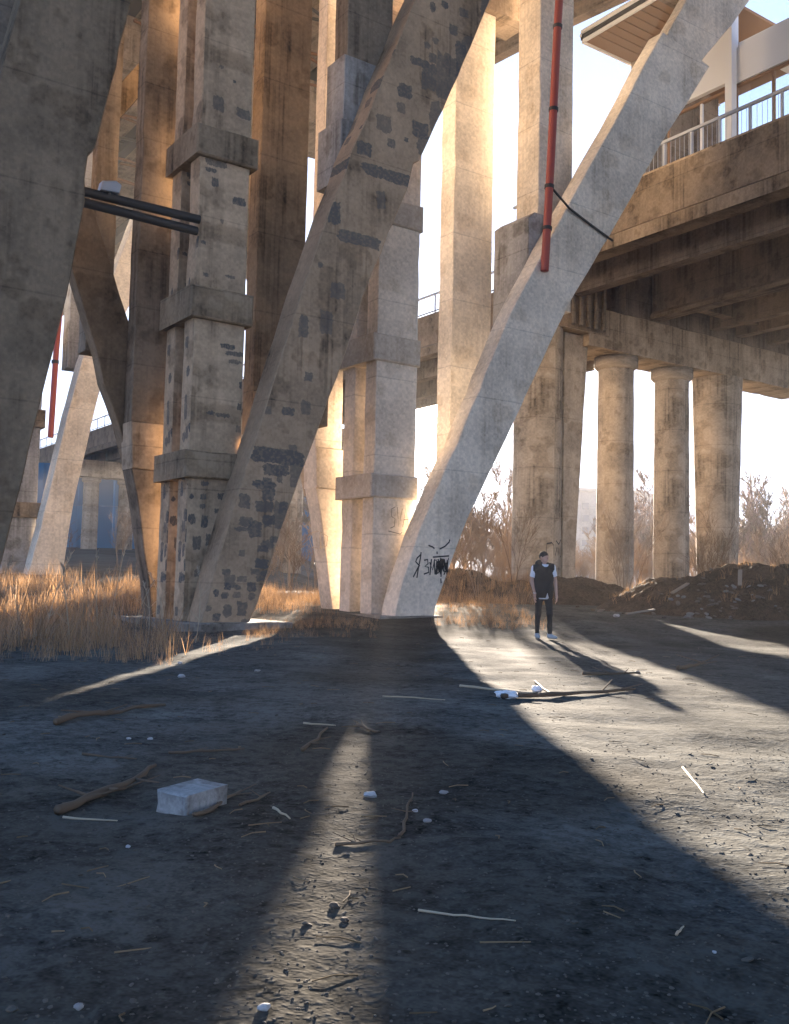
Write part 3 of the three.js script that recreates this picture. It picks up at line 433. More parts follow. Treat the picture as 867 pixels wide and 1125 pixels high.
// ---------------------------------------------------------------- bare trees and scrub
function branchGeo(seed, H, o = {}) {
  const { stems = 1, spread = 0.5, levels = 4, kids = 5, r0 = H * 0.014, lean = 0.08, minR = 0.004 } = o, r = RNG(seed), list = [], fineList = [];
  const grow = (p, dir, len, rad, lv) => {
    const n = lv >= levels - 1 ? 2 : 4, pts = [p.clone()], d = dir.clone(); let q = p.clone();
    for (let k = 0; k < n; k++) { d.add(V(r.s(-1, 1), r.s(-0.4, 0.7), r.s(-1, 1)).multiplyScalar(0.13 + 0.05 * lv)).normalize(); q = q.clone().addScaledVector(d, len / n); pts.push(q); }
    (lv < 2 ? list : fineList).push(tubeGeo(pts, rad, Math.max(minR * 0.6, rad * 0.4), lv < 2 ? 6 : 3, false));
    if (lv >= levels) return;
    const c = kids - (lv > 2 ? 1 : 0);
    for (let k = 0; k < c; k++) {
      const f = lv === 0 ? r.s(0.3, 1) : r.s(0.2, 1), at = f * n, i = Math.min(n - 1, Math.floor(at)), b = pts[i].clone().lerp(pts[i + 1], at - i);
      const az = r.s(0, 6.28), tilt = r.s(0.35, 0.95) * (spread / 0.5), side = V(Math.cos(az), 0.25, Math.sin(az)).normalize(), nd = d.clone().multiplyScalar(Math.cos(tilt)).addScaledVector(side, Math.sin(tilt)).normalize();
      grow(b, nd, len * r.s(0.38, 0.62), Math.max(minR, rad * (1 - 0.6 * f) * r.s(0.5, 0.75)), lv + 1);
    }
  };
  for (let k = 0; k < stems; k++) { const a = r.s(0, 6.28), e = stems > 1 ? r.s(0.05, 0.35) : lean; grow(V(Math.cos(a) * 0.12 * (stems > 1), 0, Math.sin(a) * 0.12 * (stems > 1)), V(Math.cos(a) * e, 1, Math.sin(a) * e).normalize(), H * r.s(0.55, 0.75), r0 * r.s(0.8, 1.1), 0); }
  return { trunk: merge(list), crown: merge(fineList) };
}
const treeGeos = [branchGeo(1, 8, { kids: 6, spread: 0.42, minR: 0.015 }), branchGeo(2, 10, { kids: 6, spread: 0.36, minR: 0.017 }), branchGeo(3, 7, { kids: 5, spread: 0.5, minR: 0.015 })];
const shrubGeos = [branchGeo(11, 3.4, { stems: 5, kids: 4, levels: 3, r0: 0.022, spread: 0.34, minR: 0.006 }), branchGeo(12, 2.6, { stems: 7, kids: 4, levels: 3, r0: 0.016, spread: 0.4, minR: 0.005 }), branchGeo(13, 4.2, { stems: 3, kids: 5, levels: 3, r0: 0.026, spread: 0.3, minR: 0.006 })];
// each tree: trunk with limbs, and crown of fine twigs
function bareTree(x, z, k, sc, turn, label, name, geos, group, cat, mat) { const o = thing(name, label, cat, V(0, 0, 0), 0, group); part(o, cat === 'tree' ? 'trunk' : 'stems', geos[k].trunk, mat); part(o, cat === 'tree' ? 'crown' : 'twigs', geos[k].crown, mat); o.position.copy(onSurface(x, z, -0.05)); o.rotation.y = turn; o.scale.setScalar(sc); return o; }
const trees = [[3.6, 52, 0, 0.95, 'bare tree closest to the right side of the white strut'], [5.1, 55, 2, 1.0, 'bare tree in the gap between white strut and stout pillar'], [6.6, 60, 1, 0.85, 'bare tree just left of the stout pillar'], [4.2, 70, 1, 0.95, 'taller bare tree farther back behind the white strut'], [13.4, 62, 0, 0.9, 'bare tree in the gap left of the second pillar'], [18.2, 58, 2, 1.05, 'bare tree in the gap between the two capped pillars'], [23.5, 62, 0, 0.8, 'bare tree in the narrow gap left of the flared pillar'], [-3.4, 50, 2, 0.9, 'bare tree seen between the spotted strut and the middle pier'], [-5.6, 54, 0, 0.85, 'bare tree behind the foot of the spotted strut'], [31, 66, 1, 0.9, 'bare tree past the rightmost pillar'], [-1.9, 58, 1, 0.8, 'bare tree just left of the middle pier foot']];
trees.forEach(([x, z, k, sc, lab], i) => bareTree(x, z, k, sc, i * 1.7, lab, 'bare_tree', treeGeos, 'bare trees behind the bridges', 'tree', M.barkPale));
const shrubs = [[3.2, 37, 1, 0.9, 'leafless scrub on the hump right of the white strut'], [2.2, 36, 0, 0.7, 'thin scrub leaning out beside the white strut foot'], [4.6, 38, 2, 0.8, 'tall thin scrub between white strut and stout pillar'], [9.2, 40, 0, 1.0, 'twiggy shrub in front of the fin of the stout pillar'], [10.4, 44, 2, 1.0, 'tall twiggy shrub just left of the second pillar'], [12.0, 38, 1, 1.0, 'low scrub at the foot of the second pillar'], [13.6, 46, 2, 1.15, 'tall sapling cluster between the capped pillars'], [14.6, 45, 0, 1.1, 'scrub cluster left of the third pillar'], [16.3, 41, 1, 1.1, 'scrub at the foot of the third pillar'], [18.0, 47, 2, 1.0, 'tall scrub left of the flared pillar'], [17.5, 37, 0, 1.0, 'scrub in front of the flared pillar'], [19.6, 38, 1, 1.1, 'scrub by the right edge in front of the flared pillar'], [-3.0, 38, 0, 0.9, 'leafless scrub between spotted strut and middle pier'], [-4.4, 42, 1, 1.0, 'dense scrub behind the spotted strut foot'], [-2.2, 45, 2, 0.8, 'tall scrub beside the left limb of the middle pier'], [-13.2, 48, 0, 0.75, 'scrub bush at left before the blue hoarding'], [-9.6, 44, 1, 0.9, 'brown scrub bush beside the left limb of the near pier'], [-16.4, 50, 1, 0.8, 'dark scrub near the distant strut foot']];
shrubs.forEach(([x, z, k, sc, lab], i) => bareTree(x, z, k, sc, i * 2.3, lab, 'bare_shrub', shrubGeos, 'leafless scrub', 'shrub', i % 3 ? M.bark : M.barkPale));
function instanced(name, geo, mat, mats, colors, label, category) {
  const o = new THREE.InstancedMesh(geo, mat, mats.length); mats.forEach((m, i) => { o.setMatrixAt(i, m); if (colors) o.setColorAt(i, colors[i]); });
  o.name = numbered(name); o.castShadow = o.receiveShadow = true; scene.add(o); return tag(o, label, category, null, 'stuff');
}
const mat4 = (p, yaw, tilt, tdir, s) => new THREE.Matrix4().compose(p, new THREE.Quaternion().setFromAxisAngle(V(Math.cos(tdir), 0, Math.sin(tdir)), tilt).multiply(new THREE.Quaternion().setFromAxisAngle(V(0, 1, 0), yaw)), s.isVector3 ? s : V(s, s, s));
{ // distant wood: a single hazy mass
  const r = RNG(71), ms = [], cs = [];
  for (let k = 0; k < 330; k++) { const z = r.s(85, 210), x = r.s(-0.5, 0.5) * z * 1.25 + 6; if (x < -0.13 * z && z < 125) continue; ms.push(mat4(V(x, groundY(x, z) - 0.2, -z), r.s(0, 6.3), r.s(0, 0.06), r.s(0, 6), r.s(0.9, 1.5))); const v = r.s(0.8, 1.2); cs.push(lin(v, v * r.s(0.9, 1), v * r.s(0.85, 1))); }
  const g = branchGeo(31, 7.5, { kids: 6, spread: 0.5, minR: 0.03, r0: 0.12 });
  instanced('distant_wood', merge([g.trunk, g.crown]), plain(0.27, 0.21, 0.165, 0.95), ms, cs, 'hazy leafless wood along the skyline', 'wood');
  const ms2 = [], g2 = shrubGeos[1];
  for (let k = 0; k < 130; k++) { const z = r.s(46, 95), x = r.s(-0.16, 0.52) * z + 1; ms2.push(mat4(V(x, groundY(x, z) - 0.05, -z), r.s(0, 6.3), 0, 0, V(1.1, r.s(0.7, 1.7), 1.1))); }
  instanced('scrub_belt', merge([g2.trunk, g2.crown]), plain(0.30, 0.21, 0.14, 0.95), ms2, null, 'belt of reddish leafless undergrowth behind the pillars', 'undergrowth');
}

// ---------------------------------------------------------------- dry grass and reeds
function tuft(seed, n, H, w, spread) {
  const r = RNG(seed), pos = [], idx = [];
  for (let k = 0; k < n; k++) {
    const a = r.s(0, 6.28), b = r.s(0, 6.28), h = H * r.s(0.5, 1), bend = h * r.s(0.1, 0.55), x = r.s(-1, 1) * spread, z = r.s(-1, 1) * spread, wx = Math.cos(b) * w / 2, wz = Math.sin(b) * w / 2, o = pos.length / 3;
    [[0, 1], [0.4, 0.9], [0.75, 0.6], [1, 0.1]].forEach(([f, q]) => { const cx = x + Math.cos(a) * bend * f * f, cz = z + Math.sin(a) * bend * f * f, y = h * (f - 0.16 * f * f * bend / h); pos.push(cx - wx * q, y, cz - wz * q, cx + wx * q, y, cz + wz * q); });
    for (let i = 0; i < 3; i++) { const q = o + i * 2; idx.push(q, q + 1, q + 2, q + 2, q + 1, q + 3); }
  }
  const g = new THREE.BufferGeometry(); g.setAttribute('position', new THREE.Float32BufferAttribute(pos, 3)); g.setIndex(idx); g.computeVertexNormals(); return g;
}
const strawMat = new THREE.MeshPhysicalMaterial({ color: lin(0.42, 0.24, 0.11), roughness: 1, transmission: 0.4, thickness: 0, side: THREE.DoubleSide });
{
  const r = RNG(303), sets = [[], [], []], cols = [[], [], []];
  const add = (x, z, sc, k = r.i(3), yoff = 0) => { sets[k].push(mat4(onSurface(x, z, -0.02 + yoff), r.s(0, 6.3), r.s(0, 0.25), r.s(0, 6.3), V(sc, sc * r.s(0.75, 1.25), sc))); const v = r.s(0.45, 1.3), w = r.s(-0.25, 0.12); cols[k].push(lin(v * (1 + w * 0.4), v, v * (1 - w))); };
  const edgeL = (x) => 11.2 + 1.0 * (x + 6) * 0.30 + 1.2 * fbm(x * 1.3, 2, 3, 9);       // front fringe of the left field
  for (let k = 0; k < 4600; k++) { const z = r.s(11, 34), x = r.s(-0.52, -0.075) * z, e = edgeL(x) + (x > -2.8 ? (x + 2.8) * 2.4 : 0); if (z < e) continue; const [t, s] = toTS(x, z); if (t > 7.7 && t < 10.8 && s > 18.6 && s < 22.9) continue; const d = fbm(x * 0.8, z * 0.8, 3, 14); if (d < 0.36) continue; if (x > -0.19 * z && z > 18) continue; const tall = sm(e, e + 1.6, z) * (0.55 + 0.9 * d) * (z > 24 ? 0.85 : 1) * (1 - 0.6 * sm(-0.235, -0.19, x / z)); if (z < 20 && x > -0.215 * z && r() < 0.6) continue; if (z < 21 && r() < 0.35) continue; add(x, z, (0.22 + 0.60 * tall) * r.s(0.6, 1.25) * (z < 20 && x > -0.21 * z ? 0.55 : 1)); }
  for (let k = 0; k < 1700; k++) { const x = r.s(-5.5, 0.2), z = r.s(24.5, 40), [t, s] = toTS(x, z); if (t > 13 && t < 15.8 && s > 19.3 && s < 23.4) continue; if (x > -0.02 * z - 0.4 && z < 27) continue; add(x, z, r.s(0.35, 0.7)); }
  for (let k = 0; k < 700; k++) { const x = r.s(0.9, 3.6), z = r.s(22, 30); if (fbm(x * 1.2, z * 1.2, 3, 44) < 0.47) continue; add(x, z, r.s(0.18, 0.42)); }
  for (let k = 0; k < 800; k++) { const x = r.s(1.2, 5.5), z = r.s(34, 44); add(x, z, r.s(0.4, 0.9)); }
  for (let k = 0; k < 700; k++) { const z = r.s(19, 23.5), x = r.s(-2.9, -0.3); if (fbm(x * 1.6, z * 1.6, 3, 54) < 0.48) continue; add(x, z, r.s(0.14, 0.3)); }
  for (let k = 0; k < 700; k++) { const z = r.s(40, 75), x = r.s(-0.02, 0.5) * z; add(x, z, r.s(0.7, 1.4)); }
  sets.forEach((ms, k) => instanced('dry_grass', [tuft(1, 9, 0.85, 0.011, 0.16), tuft(2, 7, 1.05, 0.012, 0.2), tuft(3, 12, 0.55, 0.010, 0.14)][k], strawMat, ms, cols[k], ['straw coloured dry grass filling the ground at left', 'taller wisps of dry grass among the left field', 'short matted dry grass around the pier feet'][k], 'grass'));
}
{ // single reeds with plumes by the near pier
  const plume = new THREE.MeshPhysicalMaterial({ color: lin(0.55, 0.42, 0.28), roughness: 1, transmission: 0.35, thickness: 0, side: THREE.DoubleSide });
  const proto = [1, 2, 3].map((k) => {
    const r = RNG(600 + k), H = [1.5, 1.25, 1.7][k - 1], g = new THREE.Group(), bend = r.s(0.15, 0.4), pts = []; for (let i = 0; i <= 7; i++) { const f = i / 7; pts.push(V(bend * f * f, H * f * (1 - 0.1 * f), 0.06 * Math.sin(f * 3))); }
    part(g, 'stalk', tubeGeo(pts, 0.008, 0.004, 5), M.reed);
    const hd = pts[7], l = []; for (let i = 0; i < 16; i++) { const f = r(), q = pts[6].clone().lerp(hd, f), a = r.s(0, 6.28); l.push(tubeGeo([q, q.clone().add(V(Math.cos(a) * 0.035 + 0.02, r.s(0.03, 0.1), Math.sin(a) * 0.035))], 0.007, 0.001, 3, false)); } part(g, 'plume', l, plume);
    for (let i = 0; i < 4; i++) { const f = r.s(0.2, 0.7), q = pts[Math.floor(f * 7)], a = r.s(0, 6.28), L = r.s(0.25, 0.45), w = 0.005; const t = tubeGeo([q, q.clone().add(V(Math.cos(a) * L * 0.5, L * 0.5, Math.sin(a) * L * 0.5)), q.clone().add(V(Math.cos(a) * L, L * 0.28, Math.sin(a) * L))], w, 0.002, 3, false); part(g, 'leaf', t, M.reed); }
    return g;
  });
  const spots = [[-4.35, 17.0, 'tall reed directly before the banded column foot'], [-3.95, 16.2, 'reed bending right before the spotted strut foot'], [-4.9, 16.8, 'reed in front of the left limb of the near pier'], [-5.4, 15.6, 'reed standing in the grass left of the near pier'], [-6.1, 16.4, 'pale plumed reed in the middle of the left grass'], [-6.9, 17.5, 'plumed reed near the left edge of the grass'], [-3.4, 17.4, 'short reed before the dark strut foot'], [-4.6, 14.4, 'front reed at the fringe of the left grass'], [-5.9, 19.5, 'pale plumed reed behind the left grass'], [-4.1, 17.9, 'slender reed leaning on the banded column'], [-7.6, 15.8, 'reed at the far left of the grass fringe'], [-5.2, 18.4, 'reed close to the left limb foot']];
  spots.forEach(([x, z, lab], i) => { const o = proto[i % 3].clone(); o.name = numbered('reed'); o.position.copy(atGround(x, z, -0.02)); o.rotation.y = i * 2.4; o.scale.setScalar(0.8 + 0.1 * (i % 4)); scene.add(o); tag(o, lab, 'reed', 'plumed reeds at left'); });
}

// ---------------------------------------------------------------- litter on the ground
function stone(seed, n = 1) { const g = new THREE.IcosahedronGeometry(1, n), r = RNG(seed), m = mergeVertices((() => { const q = g.clone(); q.deleteAttribute('normal'); q.deleteAttribute('uv'); return q; })()), p = m.attributes.position; for (let i = 0; i < p.count; i++) { const v = V().fromBufferAttribute(p, i), k = r.s(0.72, 1.12); p.setXYZ(i, v.x * k, Math.max(-0.5, v.y * k * 0.7), v.z * k); } const f = m.toNonIndexed(); f.computeVertexNormals(); f.setAttribute('uv', new THREE.Float32BufferAttribute(new Float32Array(f.attributes.position.count * 2), 2)); return f; }
const stones = [1, 2, 3, 4].map((k) => stone(900 + k));
{
  const r = RNG(808), ms = [], cs = [], ms2 = [];
  for (let k = 0; k < 3500; k++) { const z = 1.6 + 12 * Math.pow(r(), 2.4), x = r.s(-0.55, 0.55) * (z + 1), s = r.s(0.003, 0.009) * (r() < 0.03 ? 2 : 1); ms.push(mat4(atGround(x, z, s * 0.1), r.s(0, 6.3), r.s(0, 0.6), r.s(0, 6), V(s * r.s(0.8, 1.5), s * 0.6, s))); const v = r.s(0.5, 1.0); cs.push(lin(v, v * 0.97, v * 0.93)); }
  for (let k = 0; k < 7000; k++) { const z = 1.7 + 5.5 * Math.pow(r(), 1.6), x = r.s(-0.5, 0.5) * (z + 0.8), s = r.s(0.0015, 0.006); ms.push(mat4(atGround(x, z, 0), r.s(0, 6.3), r.s(0, 0.6), r.s(0, 6), V(s * r.s(0.8, 1.6), s * 0.8, s))); const v = r.s(0.5, 1.0); cs.push(lin(v, v * 0.97, v * 0.93)); }
  instanced('gravel', stones[0], plain(0.12, 0.108, 0.092, 0.97), ms, cs, 'crumbs of earth and gravel scattered over the bare ground', 'gravel');
  const mt = [], ct = [];
  for (let k = 0; k < 380; k++) { const z = 2 + 18 * Math.pow(r(), 1.4), x = r.s(-0.5, 0.5) * (z + 1), L = r.s(0.03, 0.16); mt.push(new THREE.Matrix4().compose(atGround(x, z, 0.006), new THREE.Quaternion().setFromEuler(new THREE.Euler(0, r.s(0, 6.3), r.s(-0.06, 0.06))), V(L, 1, 1))); const v = r.s(0.4, 1.2); ct.push(lin(v, v * 0.92, v * 0.8)); }
  instanced('straw_litter', tubeGeo([V(-0.5, 0, 0), V(0, 0.004, 0.01), V(0.5, 0, 0)], 0.003, 0.002, 4), plain(0.22, 0.165, 0.105, 0.9), mt, ct, 'bits of straw and twig strewn over the ground', 'litter');
}
const sticks = [
  ['branch', [[-2.42, 7.28], [-2.21, 7.8], [-1.91, 8.49]], 0.026, 0, 'long brown branch lying near the left edge below the sunlit streak'],
  ['branch', [[-1.51, 4.63], [-1.36, 5.19], [-1.31, 5.81]], 0.022, 0, 'bowed brown branch left of the concrete block'],
  ['branch', [[-1.49, 4.72], [-1.39, 5.06], [-1.33, 5.33]], 0.016, 0, 'shorter brown branch beside the bowed one left of the block'],
  ['reed_stalk', [[-1.46, 4.56], [-1.21, 4.55]], 0.006, 1, 'pale stalk lying below the bowed branch at left'],
  ['branch', [[-0.86, 4.56], [-0.80, 4.85], [-0.75, 5.21]], 0.012, 0, 'stick leaning along the right side of the concrete block'],
  ['branch', [[-0.7, 4.84], [-0.61, 5.18]], 0.008, 0, 'short stick right of the concrete block'],
  ['reed_stalk', [[-0.66, 7.73], [-0.41, 7.65]], 0.008, 1, 'pale stalk left of the sunlit strip'],
  ['branch', [[-0.55, 6.47], [-0.46, 7.45]], 0.014, 0, 'brown stick pointing to the sunlit strip'],
  ['branch', [[-0.25, 7.67], [-0.07, 7.33]], 0.014, 0, 'dark stick across the top of the sunlit strip'],
  ['reed_stalk', [[0.11, 3.36], [0.26, 3.30], [0.41, 3.22]], 0.0045, 1, 'pale reed stalk on the dark foreground right of centre'],
  ['reed_stalk', [[1.8, 6.19], [1.68, 5.39]], 0.008, 1, 'pale stalk in the sun near the right edge'],
  ['reed_stalk', [[0.89, 3.13], [0.94, 3.22]], 0.005, 1, 'tiny pale stalk at lower right'],
  ['reed_stalk', [[0.73, 10.6], [1.34, 10.12], [1.75, 10.12]], 0.014, 1, 'long pale reed at the shadow edge below the person'],
  ['branch', [[1.06, 9.67], [1.73, 10.04], [2.61, 10.64]], 0.026, 0, 'brown branch reaching from shadow into sun below the person'],
  ['reed_stalk', [[1.65, 11.5], [1.63, 10.18]], 0.012, 1, 'white stalk sticking out above the brown branch'],
  ['branch', [[3.83, 13.37], [4.2, 14.0], [4.55, 14.6]], 0.03, 0, 'dark branch on the sunlit ground at right'],
  ['branch', [[0.06, 4.33], [0.09, 4.75], [0.13, 5.26]], 0.008, 0, 'thin twig right of the sunlit strip'],
  ['reed_stalk', [[-0.07, 9.37], [0.51, 9.34]], 0.008, 1, 'straight pale reed in the shade below the white strut'],
  ['branch', [[-1.38, 6.29], [-1.17, 6.39], [-0.94, 6.52]], 0.010, 0, 'thin dark twig above the concrete block'],
  ['reed_stalk', [[-0.54, 4.78], [-0.44, 4.57]], 0.007, 1, 'short pale stalk between block and sunlit strip'],
  ['branch', [[-0.2, 4.15], [-0.05, 4.2], [0.06, 4.31]], 0.008, 0, 'thin twig crossing the sunlit strip'],
  ['branch', [[-1.85, 6.1], [-1.5, 6.02]], 0.007, 0, 'thin twig at the left edge above the bowed branch'],
  ['branch', [[2.36, 12.35], [3.09, 12.53]], 0.02, 0, 'dark stick lying across the shadow of the person'],
];
sticks.forEach(([name, pts, rad, pale, lab], k) => {
  const r = RNG(70 + k), P = []; for (let i = 0; i < pts.length - 1; i++) for (let j = 0; j < 4; j++) { const f = j / 4; P.push([pts[i][0] + (pts[i + 1][0] - pts[i][0]) * f, pts[i][1] + (pts[i + 1][1] - pts[i][1]) * f]); } P.push(pts[pts.length - 1]);
  const q = P.map(([x, z], i) => atGround(x + r.s(-1, 1) * rad * (pale ? 0.3 : 1.2), z + r.s(-1, 1) * rad * 1.5, rad * (0.75 + (pale ? 0.2 : r.s(0, 0.8)))));
  const main = tubeGeo(q, (f) => rad * (1 - 0.5 * f) * (1 + (pale ? 0 : 0.15 * Math.sin(f * 17 + k))), 0, 7), l = [main];
  if (!pale) for (let i = 0; i < 3; i++) { const b = q[1 + r.i(q.length - 2)], a = r.s(0, 6.28), L = rad * r.s(6, 14); l.push(tubeGeo([b, b.clone().add(V(Math.cos(a) * L, r.s(0.1, 0.35) * L, Math.sin(a) * L))], rad * 0.4, rad * 0.15, 5)); }
  solo(name, l, pale ? M.reed : M.stick, lab, pale ? 'reed' : 'branch', pale ? 'pale stalks on the ground' : 'sticks on the ground');
});
{ // concrete block
  const o = solo('concrete_block', (() => { const g = prism(ragged([[-0.095, 0], [0.095, 0], [0.095, 0.11], [-0.095, 0.11]], 0.003, 3, 0.05), -0.15, 0.15, { jit: 0, bev: 0.008, T: [1, 1] }); return g; })(), conc(stained, 0.36, 0.355, 0.34, 0.012), 'pale concrete block lying on the shaded ground at left', 'block');
  o.position.copy(atGround(-0.93, 4.82, -0.012)); o.rotation.set(0.02, -0.52, -0.03);
}
const litter = [[-0.09, 5.17, 0.045, 'pale stone on the right rim of the sunlit strip', 1], [-2.33, 11.2, 0.06, 'pale stone at the tip of the sunlit streak at left', 1], [-1.62, 6.84, 0.025, 'white pebble right of its twin above the bowed branch', 1], [-1.76, 6.82, 0.022, 'white pebble left of its twin above the bowed branch', 1], [-2.73, 13.01, 0.05, 'pale stone at the fringe of the left grass', 1], [-1.62, 12.21, 0.05, 'grey stone in the dark band before the spotted strut', 0], [-1.04, 4.09, 0.016, 'small white pebble below the concrete block', 1], [-0.30, 2.58, 0.022, 'pale pebble at the bottom end of the sunlit strip', 1], [-0.17, 3.39, 0.028, 'dark clod in the lower part of the sunlit strip', 2], [-0.13, 3.26, 0.022, 'smaller dark clod just below the other in the sunlit strip', 2], [0.29, 5.28, 0.03, 'grey stone right of the sunlit strip', 0], [0.13, 4.79, 0.02, 'white pebble beside the thin twig', 1], [3.14, 12.79, 0.05, 'stone in the sunlit ground right of the person shadow', 0], [2.24, 10.48, 0.03, 'pale stone at the end of the brown branch', 1], [0.96, 2.98, 0.01, 'tiny white pebble at lower right', 1], [0.18, 4.58, 0.024, 'grey pebble below the thin twig', 0], [-0.76, 2.57, 0.02, 'grey pebble at the lower left', 0], [5.9, 26.3, 0.14, 'white lump at the foot of the right hand earth bank', 1]];
litter.forEach(([x, z, s, lab, k], i) => { const o = solo('stone', stones[i % 4], [plain(0.25, 0.23, 0.21, 0.9), plain(0.40, 0.39, 0.38, 0.92), plain(0.09, 0.07, 0.055, 0.95)][k], lab, 'stone', 'stones on the ground'); o.position.copy(onSurface(x, z, s * 0.25)); o.rotation.y = i * 1.9; o.scale.set(s * 0.85, s * 0.6, s * 0.7); });
{ // crumpled paper by the branch
  const paper = (seed, x, z, s, lab) => { const g = new THREE.SphereGeometry(1, 26, 18), p = g.attributes.position; for (let i = 0; i < p.count; i++) { const v = V().fromBufferAttribute(p, i), k = 0.7 + 0.55 * fbm(v.x * 2.2 + seed, v.y * 2.2 + v.z * 1.7, 3, seed) + 0.12 * Math.sin(v.x * 9 + v.z * 7); p.setXYZ(i, v.x * k * 1.4, v.y * k * 0.6, v.z * k * 0.8); } g.computeVertexNormals(); const o = solo('crumpled_paper', g, plain(0.75, 0.75, 0.76, 0.8), lab, 'paper', 'crumpled paper by the branch'); o.position.copy(atGround(x, z, s * 0.45)); o.scale.setScalar(s); o.rotation.y = seed; };
  paper(3, 1.12, 9.72, 0.075, 'crumpled white paper at the left end of the brown branch'); paper(8, 1.52, 10.45, 0.06, 'smaller crumpled paper above the brown branch');
}
{ // dead weeds rooted in the bank
  const r = RNG(515), ms = []; for (let k = 0; k < 260; k++) { const x = r.s(5, 14), z = r.s(26.5, 34); if (moundH(x, z) < 0.25) continue; ms.push(mat4(onSurface(x, z, -0.03), r.s(0, 6.3), r.s(0, 0.4), r.s(0, 6), r.s(0.2, 0.5))); }
  instanced('dead_weeds', tuft(9, 8, 0.8, 0.012, 0.14), strawMat, ms, null, 'dead weeds sprouting from the earth banks at right', 'weeds');
}
{ // rubble on the right hand bank
  const r = RNG(222), mats = [plain(0.20, 0.20, 0.20, 0.95), plain(0.14, 0.125, 0.11, 0.95), plain(0.09, 0.07, 0.052, 0.95)];
  for (let k = 0; k < 90; k++) { const pile = k < 55, x = pile ? 9.0 + r.s(-1, 1) * 1.3 : r.s(5.5, 13), z = pile ? 26.9 + r.s(-1, 1) * 0.9 : r.s(26, 31), s = r.s(0.03, 0.085); const o = solo('rubble_chunk', stones[r.i(4)], mats[pile ? r.i(2) : 1 + r.i(2)], pile ? 'grey broken concrete in the heap at the right foot of the bank' : 'brown clod of rubble strewn over the right hand bank', 'rubble', pile ? 'rubble heap at right' : 'clods on the bank'); o.position.copy(onSurface(x, z, s * 0.25)); o.rotation.set(r.s(-0.4, 0.4), r.s(0, 6), r.s(-0.4, 0.4)); o.scale.set(s * r.s(1, 1.8), s * r.s(0.6, 1), s); }
  [[8.0, 27.8, 0.8, 0.7, 0.35, 'pale plank lying aslant on the right hand bank'], [9.6, 27.6, 0.55, 1.2, 0.9, 'pale plank standing up in the right hand bank'], [6.6, 26.6, 0.8, 0.2, 0.15, 'weathered plank at the left foot of the bank']].forEach(([x, z, L, yaw, tilt, lab]) => { const o = solo('plank', bx(L, 0.04, 0.11), plain(0.27, 0.23, 0.19, 0.9), lab, 'plank', 'planks on the bank'); o.position.copy(onSurface(x, z, 0.1 + L * 0.4 * Math.sin(tilt))); o.rotation.set(0, yaw, tilt); });
}

